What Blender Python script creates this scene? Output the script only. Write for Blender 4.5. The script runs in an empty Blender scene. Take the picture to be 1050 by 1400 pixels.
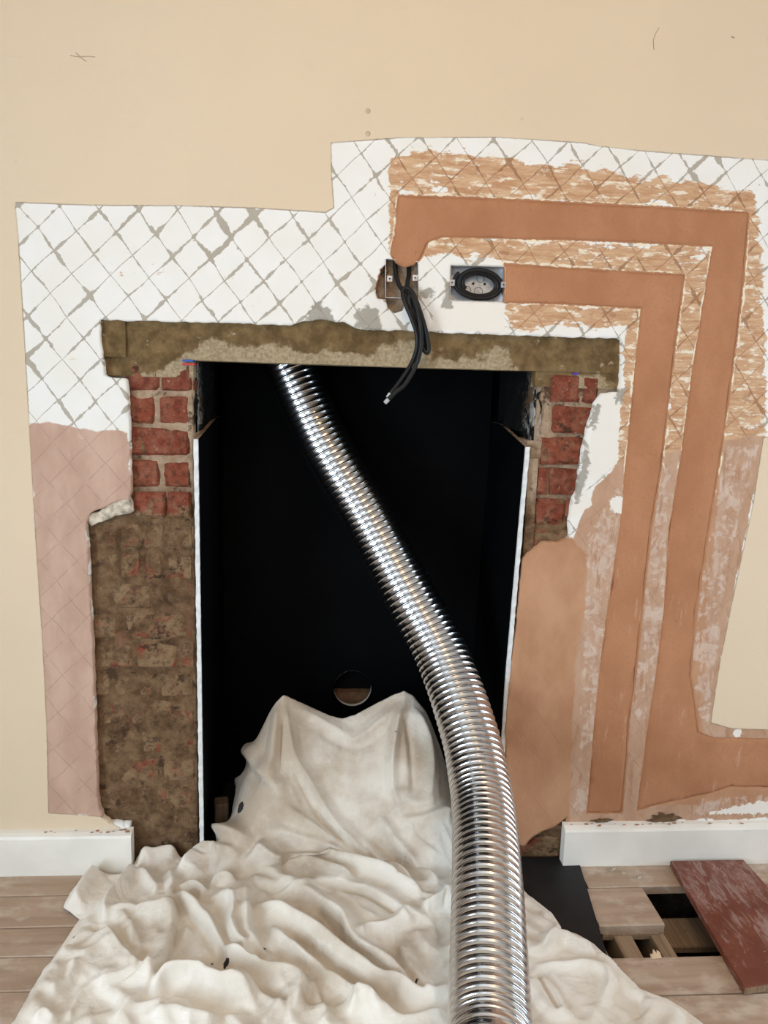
import bpy, bmesh, math, random
import numpy as np
from mathutils import Vector, Matrix

random.seed(7)
rng = np.random.default_rng(7)
SC = bpy.context.scene
COL = SC.collection

# ------------------------------------------------------------------ camera
F_PX = 1051.0
CAM = np.array([-0.13477163, -1.80678922, 1.22943902])
CM = np.array([[0.99716162, -0.06949493, 0.02896813],
               [-0.01696266, 0.16749643, 0.98572674],
               [0.07335507, 0.98342026, -0.16584220]])      # rows: right, up, forward
cd = bpy.data.cameras.new('camera')
cam = bpy.data.objects.new('camera', cd)
COL.objects.link(cam)
cd.sensor_fit = 'VERTICAL'
cd.sensor_height = 36.0
cd.lens = 36.0 * F_PX / 1400.0
cd.clip_start = 0.02
cam.matrix_world = Matrix(((CM[0, 0], CM[1, 0], -CM[2, 0], CAM[0]),
                           (CM[0, 1], CM[1, 1], -CM[2, 1], CAM[1]),
                           (CM[0, 2], CM[1, 2], -CM[2, 2], CAM[2]),
                           (0, 0, 0, 1)))
SC.camera = cam

# ------------------------------------------------------------------ world, lamps, exposure
world = bpy.data.worlds.new('overcast_sky')
SC.world = world
world.use_nodes = True
world.node_tree.nodes['Background'].inputs[0].default_value = (0.72, 0.82, 1.0, 1)
world.node_tree.nodes['Background'].inputs[1].default_value = 0.12


def area(name, loc, target, sx, sy, energy, color):
    d = bpy.data.lights.new(name, 'AREA')
    d.shape = 'RECTANGLE'
    d.size, d.size_y, d.energy, d.color = sx, sy, energy, color
    o = bpy.data.objects.new(name, d)
    COL.objects.link(o)
    o.location = loc
    o.rotation_euler = (Vector(target) - Vector(loc)).to_track_quat('-Z', 'Y').to_euler()
    return o


RX0, RX1, RY, RZ = -2.1, 2.3, -3.7, 2.55                     # room shell
WIN1 = (-3.05, -1.65, 0.08, 1.70)                             # in the left wall: y0, y1, z0, z1
WIN2 = (-1.10, -0.35, 0.08, 1.70)                             # in the right wall
WIN3 = (-1.75, -0.55, 0.85, 2.25)                             # in the back wall: x0, x1, z0, z1
SKYC = (0.70, 0.85, 1.0)
area('daylight_window_left', (RX0 - 0.16, -2.35, 0.89), (0, -2.35, 0.89), 1.4, 1.6, 155, SKYC)
area('daylight_window_right', (RX1 + 0.16, -0.72, 0.89), (0, -0.72, 0.89), 0.75, 1.6, 46, SKYC)
area('daylight_window_back', (-1.15, RY - 0.16, 1.55), (-1.15, 0, 1.55), 1.2, 1.4, 36, SKYC)
lampd = bpy.data.lights.new('ceiling_bulb_light', 'POINT')
lampd.energy, lampd.color, lampd.shadow_soft_size = 26, (1.0, 0.60, 0.26), 0.045
lampo = bpy.data.objects.new('ceiling_bulb_light', lampd)
COL.objects.link(lampo)
lampo.location = (0.15, -1.75, 2.3)

vs = SC.view_settings
vs.view_transform = 'Standard'
vs.look = 'None'
vs.exposure = -0.38
vs.gamma = 1.0
vs.use_curve_mapping = False
SC.cycles.max_bounces = 7
SC.cycles.diffuse_bounces = 4
SC.cycles.sample_clamp_indirect = 6.0


# ------------------------------------------------------------------ measuring helpers (photo pixel -> point on a real plane)
def ray(u, v):
    return CM.T @ np.array([(u - 525) / F_PX, -(v - 700) / F_PX, 1.0])


def on(u, v, axis, val):
    d = ray(u, v)
    return CAM + d * ((val - CAM[axis]) / d[axis])


def W(u, v, y=0.0):
    p = on(u, v, 1, y)
    return (float(p[0]), float(p[2]))


def WP(pts, y=0.0):
    return [W(u, v, y) for u, v in pts]


def FL(u, v, z=0.0):
    p = on(u, v, 2, z)
    return (float(p[0]), float(p[1]))


# ------------------------------------------------------------------ object helpers
def link(name, mesh, mats=None, parent=None, smooth=False):
    o = bpy.data.objects.new(name, mesh)
    COL.objects.link(o)
    if mats is not None:
        for m in (mats if isinstance(mats, (list, tuple)) else [mats]):
            mesh.materials.append(m)
    if parent is not None:
        o.parent = parent
    if smooth and len(mesh.polygons):
        mesh.polygons.foreach_set('use_smooth', [True] * len(mesh.polygons))
    return o


def tag(o, label=None, cat=None, group=None, kind=None):
    if label: o['label'] = label
    if cat: o['category'] = cat
    if group: o['group'] = group
    if kind: o['kind'] = kind
    return o


def empty(name, loc=(0, 0, 0), **k):
    o = bpy.data.objects.new(name, None)
    COL.objects.link(o)
    o.location = loc
    o.empty_display_size = 0.05
    return tag(o, **k)


def mesh_from(name, verts, faces):
    me = bpy.data.meshes.new(name)
    me.from_pydata([tuple(map(float, v)) for v in verts], [], [tuple(map(int, f)) for f in faces])
    me.update()
    return me


def bm_mesh(name, bm):
    bmesh.ops.recalc_face_normals(bm, faces=bm.faces[:])
    me = bpy.data.meshes.new(name)
    bm.to_mesh(me)
    bm.free()
    return me


def box_bm(x0, x1, y0, y1, z0, z1, bevel=0.0, seg=1, bm=None):
    own = bm is None
    bm = bm or bmesh.new()
    vs_ = [bm.verts.new((x, y, z)) for x in (x0, x1) for y in (y0, y1) for z in (z0, z1)]
    fs = []
    for q in ((0, 1, 3, 2), (4, 6, 7, 5), (0, 4, 5, 1), (2, 3, 7, 6), (0, 2, 6, 4), (1, 5, 7, 3)):
        fs.append(bm.faces.new([vs_[i] for i in q]))
    if bevel > 0:
        es = list({e for f in fs for e in f.edges})
        bmesh.ops.bevel(bm, geom=es, offset=bevel, segments=seg, profile=0.6, affect='EDGES')
    return bm


def box(name, x0, x1, y0, y1, z0, z1, mat, parent=None, bevel=0.0, seg=1):
    return link(name, bm_mesh(name, box_bm(x0, x1, y0, y1, z0, z1, bevel, seg)), mat, parent)


def prism(name, poly, z0, z1, mat, parent=None, bevel=0.0):
    """polygon in XY extruded from z0 to z1"""
    bm = bmesh.new()
    b = [bm.verts.new((x, y, z0)) for x, y in poly]
    t = [bm.verts.new((x, y, z1)) for x, y in poly]
    n = len(poly)
    bm.faces.new(b); bm.faces.new(t)
    for i in range(n):
        bm.faces.new((b[i], b[(i + 1) % n], t[(i + 1) % n], t[i]))
    if bevel:
        bmesh.ops.bevel(bm, geom=bm.edges[:], offset=bevel, segments=1, affect='EDGES')
    return link(name, bm_mesh(name, bm), mat, parent)


def catmull(pts, n=10):
    P = [np.array(p, float) for p in pts]
    P = [2 * P[0] - P[1]] + P + [2 * P[-1] - P[-2]]
    out = []
    for i in range(1, len(P) - 2):
        for k in range(n):
            t = k / n
            out.append(0.5 * (2 * P[i] + (P[i + 1] - P[i - 1]) * t + (2 * P[i - 1] - 5 * P[i] + 4 * P[i + 1] - P[i + 2]) * t * t
                              + (3 * P[i] - P[i - 1] - 3 * P[i + 1] + P[i + 2]) * t ** 3))
    out.append(P[-2])
    return np.array(out)


def sweep(path, rad, seg=10, closed=False, caps=True):
    path = np.asarray(path, float)
    n = len(path)
    T = np.gradient(path, axis=0)
    if closed:
        T = np.roll(path, -1, 0) - np.roll(path, 1, 0)
    T /= np.linalg.norm(T, axis=1)[:, None] + 1e-12
    a = np.array([0, 0, 1.0]) if abs(T[0][2]) < .9 else np.array([1.0, 0, 0])
    N = np.cross(T[0], a); N /= np.linalg.norm(N)
    th = np.linspace(0, 2 * np.pi, seg, endpoint=False)
    V = np.zeros((n, seg, 3))
    for i in range(n):
        N = N - T[i] * (N @ T[i]); N /= np.linalg.norm(N)
        Bn = np.cross(T[i], N)
        r = rad[i] if hasattr(rad, '__len__') else rad
        r = np.broadcast_to(r, (seg,))
        V[i] = path[i] + r[:, None] * (np.cos(th)[:, None] * N + np.sin(th)[:, None] * Bn)
    idx = np.arange(n * seg).reshape(n, seg)
    fs = []
    m = n if closed else n - 1
    A = idx[:m]; Bq = np.roll(idx, -1, 0)[:m] if closed else idx[1:]
    Q = np.stack([A, np.roll(A, -1, 1), np.roll(Bq, -1, 1), Bq], -1).reshape(-1, 4)
    fs = Q.tolist()
    if caps and not closed:
        fs += [idx[0][::-1].tolist(), idx[-1].tolist()]
    return V.reshape(-1, 3), fs


def tube(name, path, rad, mat, parent=None, seg=10, closed=False, caps=True):
    v, f = sweep(path, rad, seg, closed, caps)
    return link(name, mesh_from(name, v, f), mat, parent, smooth=True)


# ------------------------------------------------------------------ signed distances, smooth value noise (numpy)
def sdf(X, Z, poly):
    X = np.asarray(X, float); Z = np.asarray(Z, float)
    d = np.full(X.shape, 1e9); inside = np.zeros(X.shape, bool)
    n = len(poly)
    for i in range(n):
        x0, z0 = poly[i]; x1, z1 = poly[(i + 1) % n]
        ex, ez = x1 - x0, z1 - z0
        t = np.clip(((X - x0) * ex + (Z - z0) * ez) / (ex * ex + ez * ez + 1e-15), 0, 1)
        d = np.minimum(d, (X - x0 - t * ex) ** 2 + (Z - z0 - t * ez) ** 2)
        c = (z0 > Z) != (z1 > Z)
        with np.errstate(divide='ignore', invalid='ignore'):
            inside ^= c & (X < (x1 - x0) * (Z - z0) / (z1 - z0 + 1e-15) + x0)
    d = np.sqrt(d)
    return np.where(inside, -d, d)


_G = rng.random((128, 128))


def vnoise(x, y):
    x = np.asarray(x, float); y = np.asarray(y, float)
    xi = np.floor(x).astype(int); yi = np.floor(y).astype(int)
    fx = x - xi; fy = y - yi
    fx = fx * fx * (3 - 2 * fx); fy = fy * fy * (3 - 2 * fy)
    g = lambda a, b: _G[a % 128, b % 128]
    return (g(xi, yi) * (1 - fx) * (1 - fy) + g(xi + 1, yi) * fx * (1 - fy)
            + g(xi, yi + 1) * (1 - fx) * fy + g(xi + 1, yi + 1) * fx * fy) - 0.5


def fbm(x, y, o=4):
    s = 0; a = 1.0; t = 0
    for k in range(o):
        s = s + a * vnoise(x * 2 ** k + 17.3 * k, y * 2 ** k + 5.1 * k); t += a; a *= .5
    return s / t


def sstep(a, b, x):
    t = np.clip((x - a) / (b - a), 0, 1)
    return t * t * (3 - 2 * t)


def grid_patch(xs, zs, keep, depth, yfun, attrs=None, name='patch'):
    """vertical sheet in XZ kept where keep(X,Z)<0, edge snapped on the outline and turned back by depth; attrs: name -> fn(X,Z)"""
    X, Z = np.meshgrid(xs, zs, indexing='ij')
    nx, nz = X.shape
    xc = (X[:-1, :-1] + X[1:, 1:]) / 2; zc = (Z[:-1, :-1] + Z[1:, 1:]) / 2
    K = keep(xc, zc) < 0
    idx = np.arange(nx * nz).reshape(nx, nz)
    use = np.zeros((nx, nz), int); tot = np.zeros((nx, nz), int)
    for di in (0, 1):
        for dj in (0, 1):
            use[di:nx - 1 + di, dj:nz - 1 + dj] += K
            tot[di:nx - 1 + di, dj:nz - 1 + dj] += 1
    bnd = (use > 0) & (use < tot)
    bx, bz = X[bnd], Z[bnd]
    e = 1e-4
    for _ in range(2):
        s = keep(bx, bz)
        gx = (keep(bx + e, bz) - s) / e; gz = (keep(bx, bz + e) - s) / e
        g2 = np.maximum(gx * gx + gz * gz, .3)
        step = np.clip(s, -.7 * (xs[1] - xs[0]), .7 * (xs[1] - xs[0]))
        bx = bx - step * gx / g2; bz = bz - step * gz / g2
    X[bnd], Z[bnd] = bx, bz
    Y = yfun(X, Z)
    F = np.stack([idx[:-1, :-1][K], idx[1:, :-1][K], idx[1:, 1:][K], idx[:-1, 1:][K]], -1)
    V = np.stack([X, Y, Z], -1).reshape(-1, 3)
    # rim
    Kp = np.pad(K, 1)
    rim = []
    c = Kp[1:-1, 1:-1]
    for (sl, a, b) in (((slice(0, -2), slice(1, -1)), (0, 0), (0, 1)), ((slice(2, None), slice(1, -1)), (1, 1), (1, 0)),
                       ((slice(1, -1), slice(0, -2)), (1, 0), (0, 0)), ((slice(1, -1), slice(2, None)), (0, 1), (1, 1))):
        m = c & ~Kp[sl]
        I, J = np.nonzero(m)
        rim.append(np.stack([idx[I + a[0], J + a[1]], idx[I + b[0], J + b[1]]], -1))
    rim = np.concatenate(rim)
    used = np.zeros(len(V), bool); used[F.ravel()] = True
    rv = np.unique(rim)
    nb = len(V)
    back = V[rv].copy(); back[:, 1] += depth
    mp = np.full(nb, -1); mp[rv] = nb + np.arange(len(rv))
    RF = np.stack([rim[:, 0], rim[:, 1], mp[rim[:, 1]], mp[rim[:, 0]]], -1)
    V = np.concatenate([V, back]); used = np.concatenate([used, np.ones(len(rv), bool)])
    new = np.cumsum(used) - 1
    V2 = V[used]; F2 = new[np.concatenate([F, RF])]
    me = bpy.data.meshes.new(name)
    me.vertices.add(len(V2)); me.vertices.foreach_set('co', V2.astype(np.float32).ravel())
    me.loops.add(len(F2) * 4); me.loops.foreach_set('vertex_index', F2.astype(np.int32).ravel())
    me.polygons.add(len(F2)); me.polygons.foreach_set('loop_start', (np.arange(len(F2)) * 4).astype(np.int32))
    me.update(calc_edges=True); me.validate()
    for an, fn in (attrs or {}).items():
        at = me.attributes.new(an, 'FLOAT', 'POINT')
        at.data.foreach_set('value', np.asarray(fn(V2[:, 0], V2[:, 2]), np.float32))
    return me


# ------------------------------------------------------------------ node helpers
class NT:
    def __init__(s, name, rough=0.8, spec=0.3):
        s.m = bpy.data.materials.new(name); s.m.use_nodes = True
        s.t = s.m.node_tree; s.n = s.t.nodes; s.l = s.t.links
        s.b = s.n['Principled BSDF']
        s.b.inputs['Roughness'].default_value = rough
        s.b.inputs['Specular IOR Level'].default_value = spec
        s.tc = s.n.new('ShaderNodeTexCoord')
        s.P = s.tc.outputs['Object']

    def put(s, sock, v):
        if isinstance(v, bpy.types.NodeSocket): s.l.new(v, sock)
        elif v is not None:
            if isinstance(v, tuple) and len(v) == 3 and sock.type == 'RGBA': v = (*v, 1)
            sock.default_value = v

    def math(s, op, a, b=None, c=None, clamp=False):
        n = s.n.new('ShaderNodeMath'); n.operation = op; n.use_clamp = clamp
        s.put(n.inputs[0], a); s.put(n.inputs[1], b); s.put(n.inputs[2], c)
        return n.outputs[0]

    def add(s, a, b): return s.math('ADD', a, b)
    def sub(s, a, b): return s.math('SUBTRACT', a, b)
    def mul(s, a, b): return s.math('MULTIPLY', a, b)
    def mx(s, a, b): return s.math('MAXIMUM', a, b)
    def mn(s, a, b): return s.math('MINIMUM', a, b)

    def step(s, x, lo, hi, a=0.0, b=1.0):
        n = s.n.new('ShaderNodeMapRange'); n.interpolation_type = 'SMOOTHSTEP'
        if not isinstance(lo, bpy.types.NodeSocket) and not isinstance(hi, bpy.types.NodeSocket) and lo > hi:
            lo, hi, a, b = hi, lo, b, a
        s.put(n.inputs[0], x); s.put(n.inputs[1], lo); s.put(n.inputs[2], hi)
        s.put(n.inputs[3], a); s.put(n.inputs[4], b)
        return n.outputs[0]

    def vec(s, scale=(1, 1, 1), rot=(0, 0, 0), loc=(0, 0, 0), v=None):
        n = s.n.new('ShaderNodeMapping')
        s.l.new(v or s.P, n.inputs[0]); n.inputs[1].default_value = loc; n.inputs[2].default_value = rot; n.inputs[3].default_value = scale
        return n.outputs[0]

    def noise(s, scale, detail=4, rough=.55, v=None, dist=0.0):
        n = s.n.new('ShaderNodeTexNoise')
        s.l.new(v or s.P, n.inputs['Vector'])
        n.inputs['Scale'].default_value = scale; n.inputs['Detail'].default_value = detail
        n.inputs['Roughness'].default_value = rough; n.inputs['Distortion'].default_value = dist
        return n.outputs[0]

    def voro(s, scale, v=None, feature='F1'):
        n = s.n.new('ShaderNodeTexVoronoi'); n.feature = feature
        s.l.new(v or s.P, n.inputs['Vector']); n.inputs['Scale'].default_value = scale
        return n.outputs[0]

    def attr(s, name):
        n = s.n.new('ShaderNodeAttribute'); n.attribute_name = name
        return n.outputs['Fac']

    def rnd(s):
        return s.n.new('ShaderNodeObjectInfo').outputs['Random']

    def xyz(s, v=None):
        n = s.n.new('ShaderNodeSeparateXYZ'); s.l.new(v or s.P, n.inputs[0])
        return n.outputs

    def mix(s, f, a, b):
        n = s.n.new('ShaderNodeMix'); n.data_type = 'RGBA'
        s.put(n.inputs[0], f); s.put(n.inputs[6], a); s.put(n.inputs[7], b)
        return n.outputs[2]

    def bump(s, h, strength=.5, dist=.002, prev=None):
        n = s.n.new('ShaderNodeBump')
        n.inputs['Strength'].default_value = strength; n.inputs['Distance'].default_value = dist
        s.l.new(h, n.inputs['Height'])
        if prev is not None: s.l.new(prev, n.inputs['Normal'])
        s.l.new(n.outputs[0], s.b.inputs['Normal'])
        return n.outputs[0]

    def color(s, c): s.put(s.b.inputs['Base Color'], c); return s


def simple(name, c, rough=.6, metal=0.0, spec=.4, var=.12, scale=30, bump=.15, bd=.001):
    t = NT(name, rough, spec)
    n = t.noise(scale, 5)
    d = tuple(x * (1 - var) for x in c); l = tuple(min(1, x * (1 + var)) for x in c)
    t.color(t.mix(t.step(n, .3, .7), d, l))
    t.b.inputs['Metallic'].default_value = metal
    if bump: t.bump(t.noise(scale * 6, 4), bump, bd)
    return t.m


# colours (linear albedo)
PAINT = (.69, .555, .395)
WHITE = (.80, .77, .70)
FLAKE = (.42, .375, .305)
ORANGE = (.60, .335, .165)
BROWN = (.455, .225, .118)
PINK = (.50, .345, .265)


def wall_material():
    t = NT('stripped_plaster_wall', .85, .2)
    x, y, z = t.xyz()
    n1 = t.sub(t.noise(14, 6), .5)
    n2 = t.sub(t.noise(70, 6, .65), .5)
    n3 = t.noise(9, 3)
    fine = t.noise(300, 4)
    # scored lattice: two families of cuts with a hand-made wobble
    wob = t.mul(t.sub(t.noise(7, 2), .5), .35)
    wob2 = t.mul(t.sub(t.noise(7, 2, v=t.vec(loc=(3, 1, 2))), .5), .35)
    a = t.add(t.mul(x, 1 / .084), t.add(t.mul(z, 1 / .112), wob))
    b = t.add(t.mul(x, 1 / .084), t.sub(wob2, t.mul(z, 1 / .080)))
    da = t.math('ABSOLUTE', t.sub(t.math('FRACT', a), .5))
    db = t.math('ABSOLUTE', t.sub(t.math('FRACT', b), .5))
    dist = t.mn(da, db)
    brk = t.noise(17, 5, .62, v=t.vec(loc=(5, 0, 9)))
    thick = t.step(brk, .46, .74, .002, .105)
    dn = t.add(dist, t.mul(n2, .05))
    line = t.step(t.sub(dn, thick), .014, 0.004)
    node = t.add(da, db)
    patch = t.step(t.add(t.add(t.mn(node, t.add(dist, .10)), t.mul(n2, .22)), t.mul(t.sub(t.noise(5.5, 3, v=t.vec(loc=(1, 4, 7))), .5), -1.2)), .055, .025)
    thin = t.mul(t.step(dist, .013, .004), t.step(t.noise(30, 4, .6, v=t.vec(loc=(2, 2, 6))), .40, .50))
    flakes = t.mx(t.mx(t.mul(line, .95), patch), t.mul(thin, .75))
    speck = t.step(t.noise(55, 5, .7, v=t.vec(loc=(9, 2, 1))), .70, .715)
    flakes = t.mx(flakes, t.mul(speck, .9))
    sk = t.attr('skim_density')
    flakes = t.mul(flakes, sk)
    white = t.mix(t.step(n3, .3, .75), WHITE, (.83, .81, .77))
    c = t.mix(flakes, white, FLAKE)
    # orange undercoat showing as horizontal trowel streaks
    st = t.sub(t.noise(1, 6, .7, v=t.vec(scale=(14, 1, 90))), .5)
    wo = t.attr('orange')
    om = t.step(t.add(t.add(wo, t.mul(st, 1.5)), t.mul(n1, 2.6)), .50, .60)
    oc = t.mix(t.step(t.add(st, .5), .35, .65), (.47, .25, .13), (.63, .42, .255))
    oc = t.mix(t.step(t.noise(1, 5, .65, v=t.vec(scale=(20, 1, 60), loc=(4, 0, 3))), .53, .62), oc, (.78, .69, .54))
    oc = t.mix(t.mul(t.mx(line, thin), .8), oc, (.30, .15, .075))
    oc = t.mix(t.mul(t.step(t.noise(13, 5, .65, v=t.vec(loc=(7, 0, 2))), .60, .68), .7), oc, (.36, .175, .085))
    c = t.mix(om, c, oc)
    # pink plaster
    pk = t.attr('pink')
    pm = t.step(t.add(pk, t.mul(n1, .035)), .002, -.002)
    mot = t.noise(1, 5, .6, v=t.vec(scale=(16, 1, 7)))
    side = t.step(x, .1, .2)
    pc = t.mix(t.step(mot, .35, .7), t.mix(side, (.48, .31, .23), (.45, .265, .165)), t.mix(side, (.57, .385, .295), (.53, .345, .235)))
    pc = t.mix(t.mul(thin, .55), pc, (.26, .17, .125))
    pc = t.mix(t.mul(t.step(t.noise(38, 4, .6), .70, .72), .7), pc, (.78, .70, .60))
    c = t.mix(pm, c, pc)
    # brown float coat on the right pier and between the chases
    br = t.attr('brown')
    bm_ = t.step(t.add(br, t.mul(n1, .03)), .004, -.004)
    bc = t.mix(t.step(t.noise(1, 5, .6, v=t.vec(scale=(9, 1, 5), loc=(2, 0, 0))), .3, .7), (.41, .205, .11), (.52, .29, .165))
    c = t.mix(bm_, c, bc)
    # pale greyish drags along the strips
    gy = t.attr('grey')
    vst = t.noise(1, 6, .7, v=t.vec(scale=(48, 1, 7), rot=(0, -.06, 0)))
    nz_ = t.noise(26, 6, .68, dist=1.2)
    gm = t.step(t.add(t.mul(gy, .5), t.add(t.mul(vst, .75), t.mul(nz_, .75))), 1.20, 1.30)
    c = t.mix(t.mul(gm, .62), c, t.mix(t.step(nz_, .4, .65), (.50, .355, .27), (.66, .53, .44)))
    dk = t.mul(t.step(t.noise(1, 5, .65, v=t.vec(scale=(40, 1, 9), loc=(3, 0, 6))), .56, .64), t.step(pk, .004, -.004))
    c = t.mix(t.mul(t.mul(dk, t.mul(side, t.sub(1.0, bm_))), .65), c, (.37, .185, .10))
    # broken cream rim beside the filled chases
    ch = t.attr('chase')
    rim = t.step(t.add(ch, t.mul(n1, .030)), .007, .004)
    rimn = t.mul(t.mul(rim, t.step(t.noise(26, 4), .42, .52)), t.step(z, .93, 1.06))
    c = t.mix(rimn, c, (.82, .72, .54))
    rim2 = t.step(t.add(ch, t.mul(n2, .012)), .004, .002)
    c = t.mix(rim2, c, (.43, .21, .105))
    # splash lumps of white
    sp = t.attr('splash')
    c = t.mix(t.step(t.add(sp, t.mul(n2, .03)), .001, -.001), c, (.80, .75, .67))
    gr = t.attr('grime')
    c = t.mix(t.mul(t.step(t.add(gr, t.mul(n2, .04)), .003, -.003), .85), c, (.30, .27, .22))
    rb = t.attr('redbrick')
    c = t.mix(t.step(t.add(rb, t.mul(n2, .015)), .001, -.001), c, (.30, .125, .07))
    # emulsion paint left on
    sp_ = t.attr('stripped')
    se = t.add(sp_, t.mul(n2, .004))
    paint = t.mix(t.step(t.noise(2.5, 3), .3, .7), PAINT, tuple(v * 1.03 for v in PAINT))
    paint = t.mix(t.mul(t.step(t.noise(24, 3, .5, v=t.vec(loc=(8, 8, 8))), .725, .74), .35), paint, (.45, .36, .27))
    c = t.mix(t.step(se, -.0006, .0006), c, paint)
    edge = t.step(t.math('ABSOLUTE', t.sub(se, -.0008)), .0018, .0006)
    c = t.mix(t.mul(edge, t.step(n3, .35, .6, .35, .8)), c, (.33, .25, .165))
    t.color(c)
    bare = t.step(se, .0006, -.0006)
    h = t.add(t.mul(fine, .12), t.add(t.mul(t.mul(flakes, bare), -.45), t.mul(t.step(se, -.0012, .0012), .9)))
    h = t.add(h, t.add(t.mul(om, -.25), t.mul(t.noise(40, 6), .5)))
    h = t.add(h, t.mul(t.mul(st, om), .8))
    t.bump(h, .6, .0016)
    return t.m


def chase_material():
    t = NT('backfill_plaster', .9, .15)
    n = t.noise(1, 5, .6, v=t.vec(scale=(9, 1, 6)))
    c = t.mix(t.step(n, .3, .72), (.385, .172, .085), (.465, .222, .115))
    pit = t.step(t.noise(60, 4, .7), .66, .69)
    c = t.mix(t.mul(pit, .6), c, (.28, .13, .07))
    x, y, z = t.xyz()
    pale = t.mul(t.step(t.noise(1, 6, .65, v=t.vec(scale=(45, 1, 8), loc=(1, 0, 5))), .58, .68), t.step(z, 1.0, .7))
    c = t.mix(t.mul(pale, .6), c, (.56, .36, .245))
    gr_ = t.noise(120, 5, .7)
    c = t.mix(t.mul(t.step(gr_, .50, .34), .45), c, (.36, .165, .082))
    c = t.mix(t.mul(t.step(t.noise(11, 5, .65, v=t.vec(loc=(3, 5, 1))), .54, .68), .5), c, (.40, .185, .09))
    t.color(c)
    t.bump(t.add(t.mul(t.noise(45, 6, .65), 1.0), t.mul(pit, -.7)), .55, .002)
    return t.m


def brick_material():
    t = NT('old_brick', .92, .12)
    r = t.rnd()
    P2 = t.n.new('ShaderNodeNewGeometry').outputs['Position']
    x, y, z = t.xyz(P2)
    n = t.noise(38, 6, .65, v=P2)
    red = t.mix(r, (.27, .064, .033), (.19, .043, .027))
    c = t.mix(t.step(n, .35, .7), red, (.33, .125, .075))
    c = t.mix(t.mul(t.step(t.noise(90, 5, .7, v=P2), .62, .68), .8), c, (.50, .36, .25))
    low = t.step(z, .95, .88)
    sm = t.add(t.noise(19, 7, .7, v=P2, dist=.8), t.mul(low, .19))
    sm = t.mix(t.step(sm, .56, .68), c, t.mix(t.step(t.noise(24, 5, .7, v=P2), .35, .65), (.17, .098, .05), (.31, .20, .11)))
    c = sm
    c = t.mix(t.mul(t.step(t.noise(70, 6, .75, v=P2), .66, .70), .55), c, (.55, .44, .33))
    c = t.mix(t.mul(t.step(t.noise(17, 5, .7, v=t.vec(v=P2, loc=(7, 3, 1))), .60, .66), .85), c, (.06, .035, .022))
    c = t.mix(t.mul(t.step(t.noise(60, 6, .8, v=P2), .52, .38), .6), c, (.06, .035, .022))
    t.color(c)
    t.bump(t.noise(70, 8, .75, v=P2), 1.0, .007)
    return t.m


def mortar_material():
    t = NT('lime_mortar', .95, .1)
    n = t.noise(26, 6, .7)
    x, y, z = t.xyz()
    hi = t.step(z, .92, 1.0)
    lo_c = t.mix(t.step(n, .3, .7), (.115, .062, .031), (.29, .18, .098))
    hi_c = t.mix(t.step(n, .3, .7), (.42, .28, .175), (.60, .45, .315))
    c = t.mix(hi, lo_c, hi_c)
    c = t.mix(t.mul(t.step(t.noise(85, 6, .75), .63, .68), .7), c, (.50, .40, .29))
    c = t.mix(t.mul(t.step(t.noise(15, 5, .7, v=t.vec(loc=(3, 1, 8))), .57, .64), .85), c, (.075, .043, .026))
    c = t.mix(t.mul(t.step(t.noise(9, 4, .6, v=t.vec(loc=(5, 4, 2))), .60, .68), .5), c, (.31, .135, .085))
    c = t.mix(t.mul(t.step(t.noise(60, 6, .8, v=t.vec(loc=(1, 9, 3))), .50, .36), .40), c, (.08, .048, .028))
    t.color(c)
    t.bump(t.noise(60, 8, .78), 1.0, .009)
    return t.m


def concrete_material():
    t = NT('stained_concrete', .93, .12)
    t.P = t.n.new('ShaderNodeNewGeometry').outputs['Position']
    x, y, z = t.xyz()
    n = t.noise(11, 6, .6)
    bare = t.mix(t.step(t.noise(140, 5, .7), .35, .65), (.30, .225, .13), (.47, .375, .24))
    stain = t.mix(t.step(t.noise(30, 5, .65), .3, .7), (.115, .072, .030), (.235, .155, .072))
    # the upper half and both ends keep the old bedding stain
    k = t.add(t.mul(t.sub(z, 1.298), 14), t.mul(t.sub(n, .5), 3.2))
    k = t.add(k, t.add(t.mul(t.step(x, -.42, -.54), 1.3), t.mul(t.step(x, .2, .36), 1.0)))
    c = t.mix(t.step(k, .0, .25), bare, stain)
    c = t.mix(t.mul(t.step(t.noise(34, 6, .75, v=t.vec(loc=(2, 6, 4))), .62, .68), .8), c, (.44, .37, .26))
    t.color(c)
    t.bump(t.noise(120, 7, .75), .9, .004)
    return t.m


def soot_material():
    t = NT('sooty_jamb', .95, .08)
    x, y, z = t.xyz()
    n = t.noise(24, 6, .7, dist=.8)
    c = t.mix(t.step(n, .47, .55), (.014, .013, .012), (.44, .41, .36))
    c = t.mix(t.step(t.noise(12, 5, .6, v=t.vec(loc=(4, 1, 2))), .57, .62), c, (.16, .095, .05))
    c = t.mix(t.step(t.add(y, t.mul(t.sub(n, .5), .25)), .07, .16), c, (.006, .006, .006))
    t.color(c)
    t.bump(n, 1.0, .008)
    return t.m


def black_material():
    t = NT('black_heatproof_paint', .6, .05)
    c = t.mix(t.step(t.noise(5, 4), .35, .7), (.0016, .0018, .0023), (.0026, .0028, .0034))
    t.color(c)
    t.bump(t.noise(60, 4), .1, .001)
    return t.m


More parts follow.
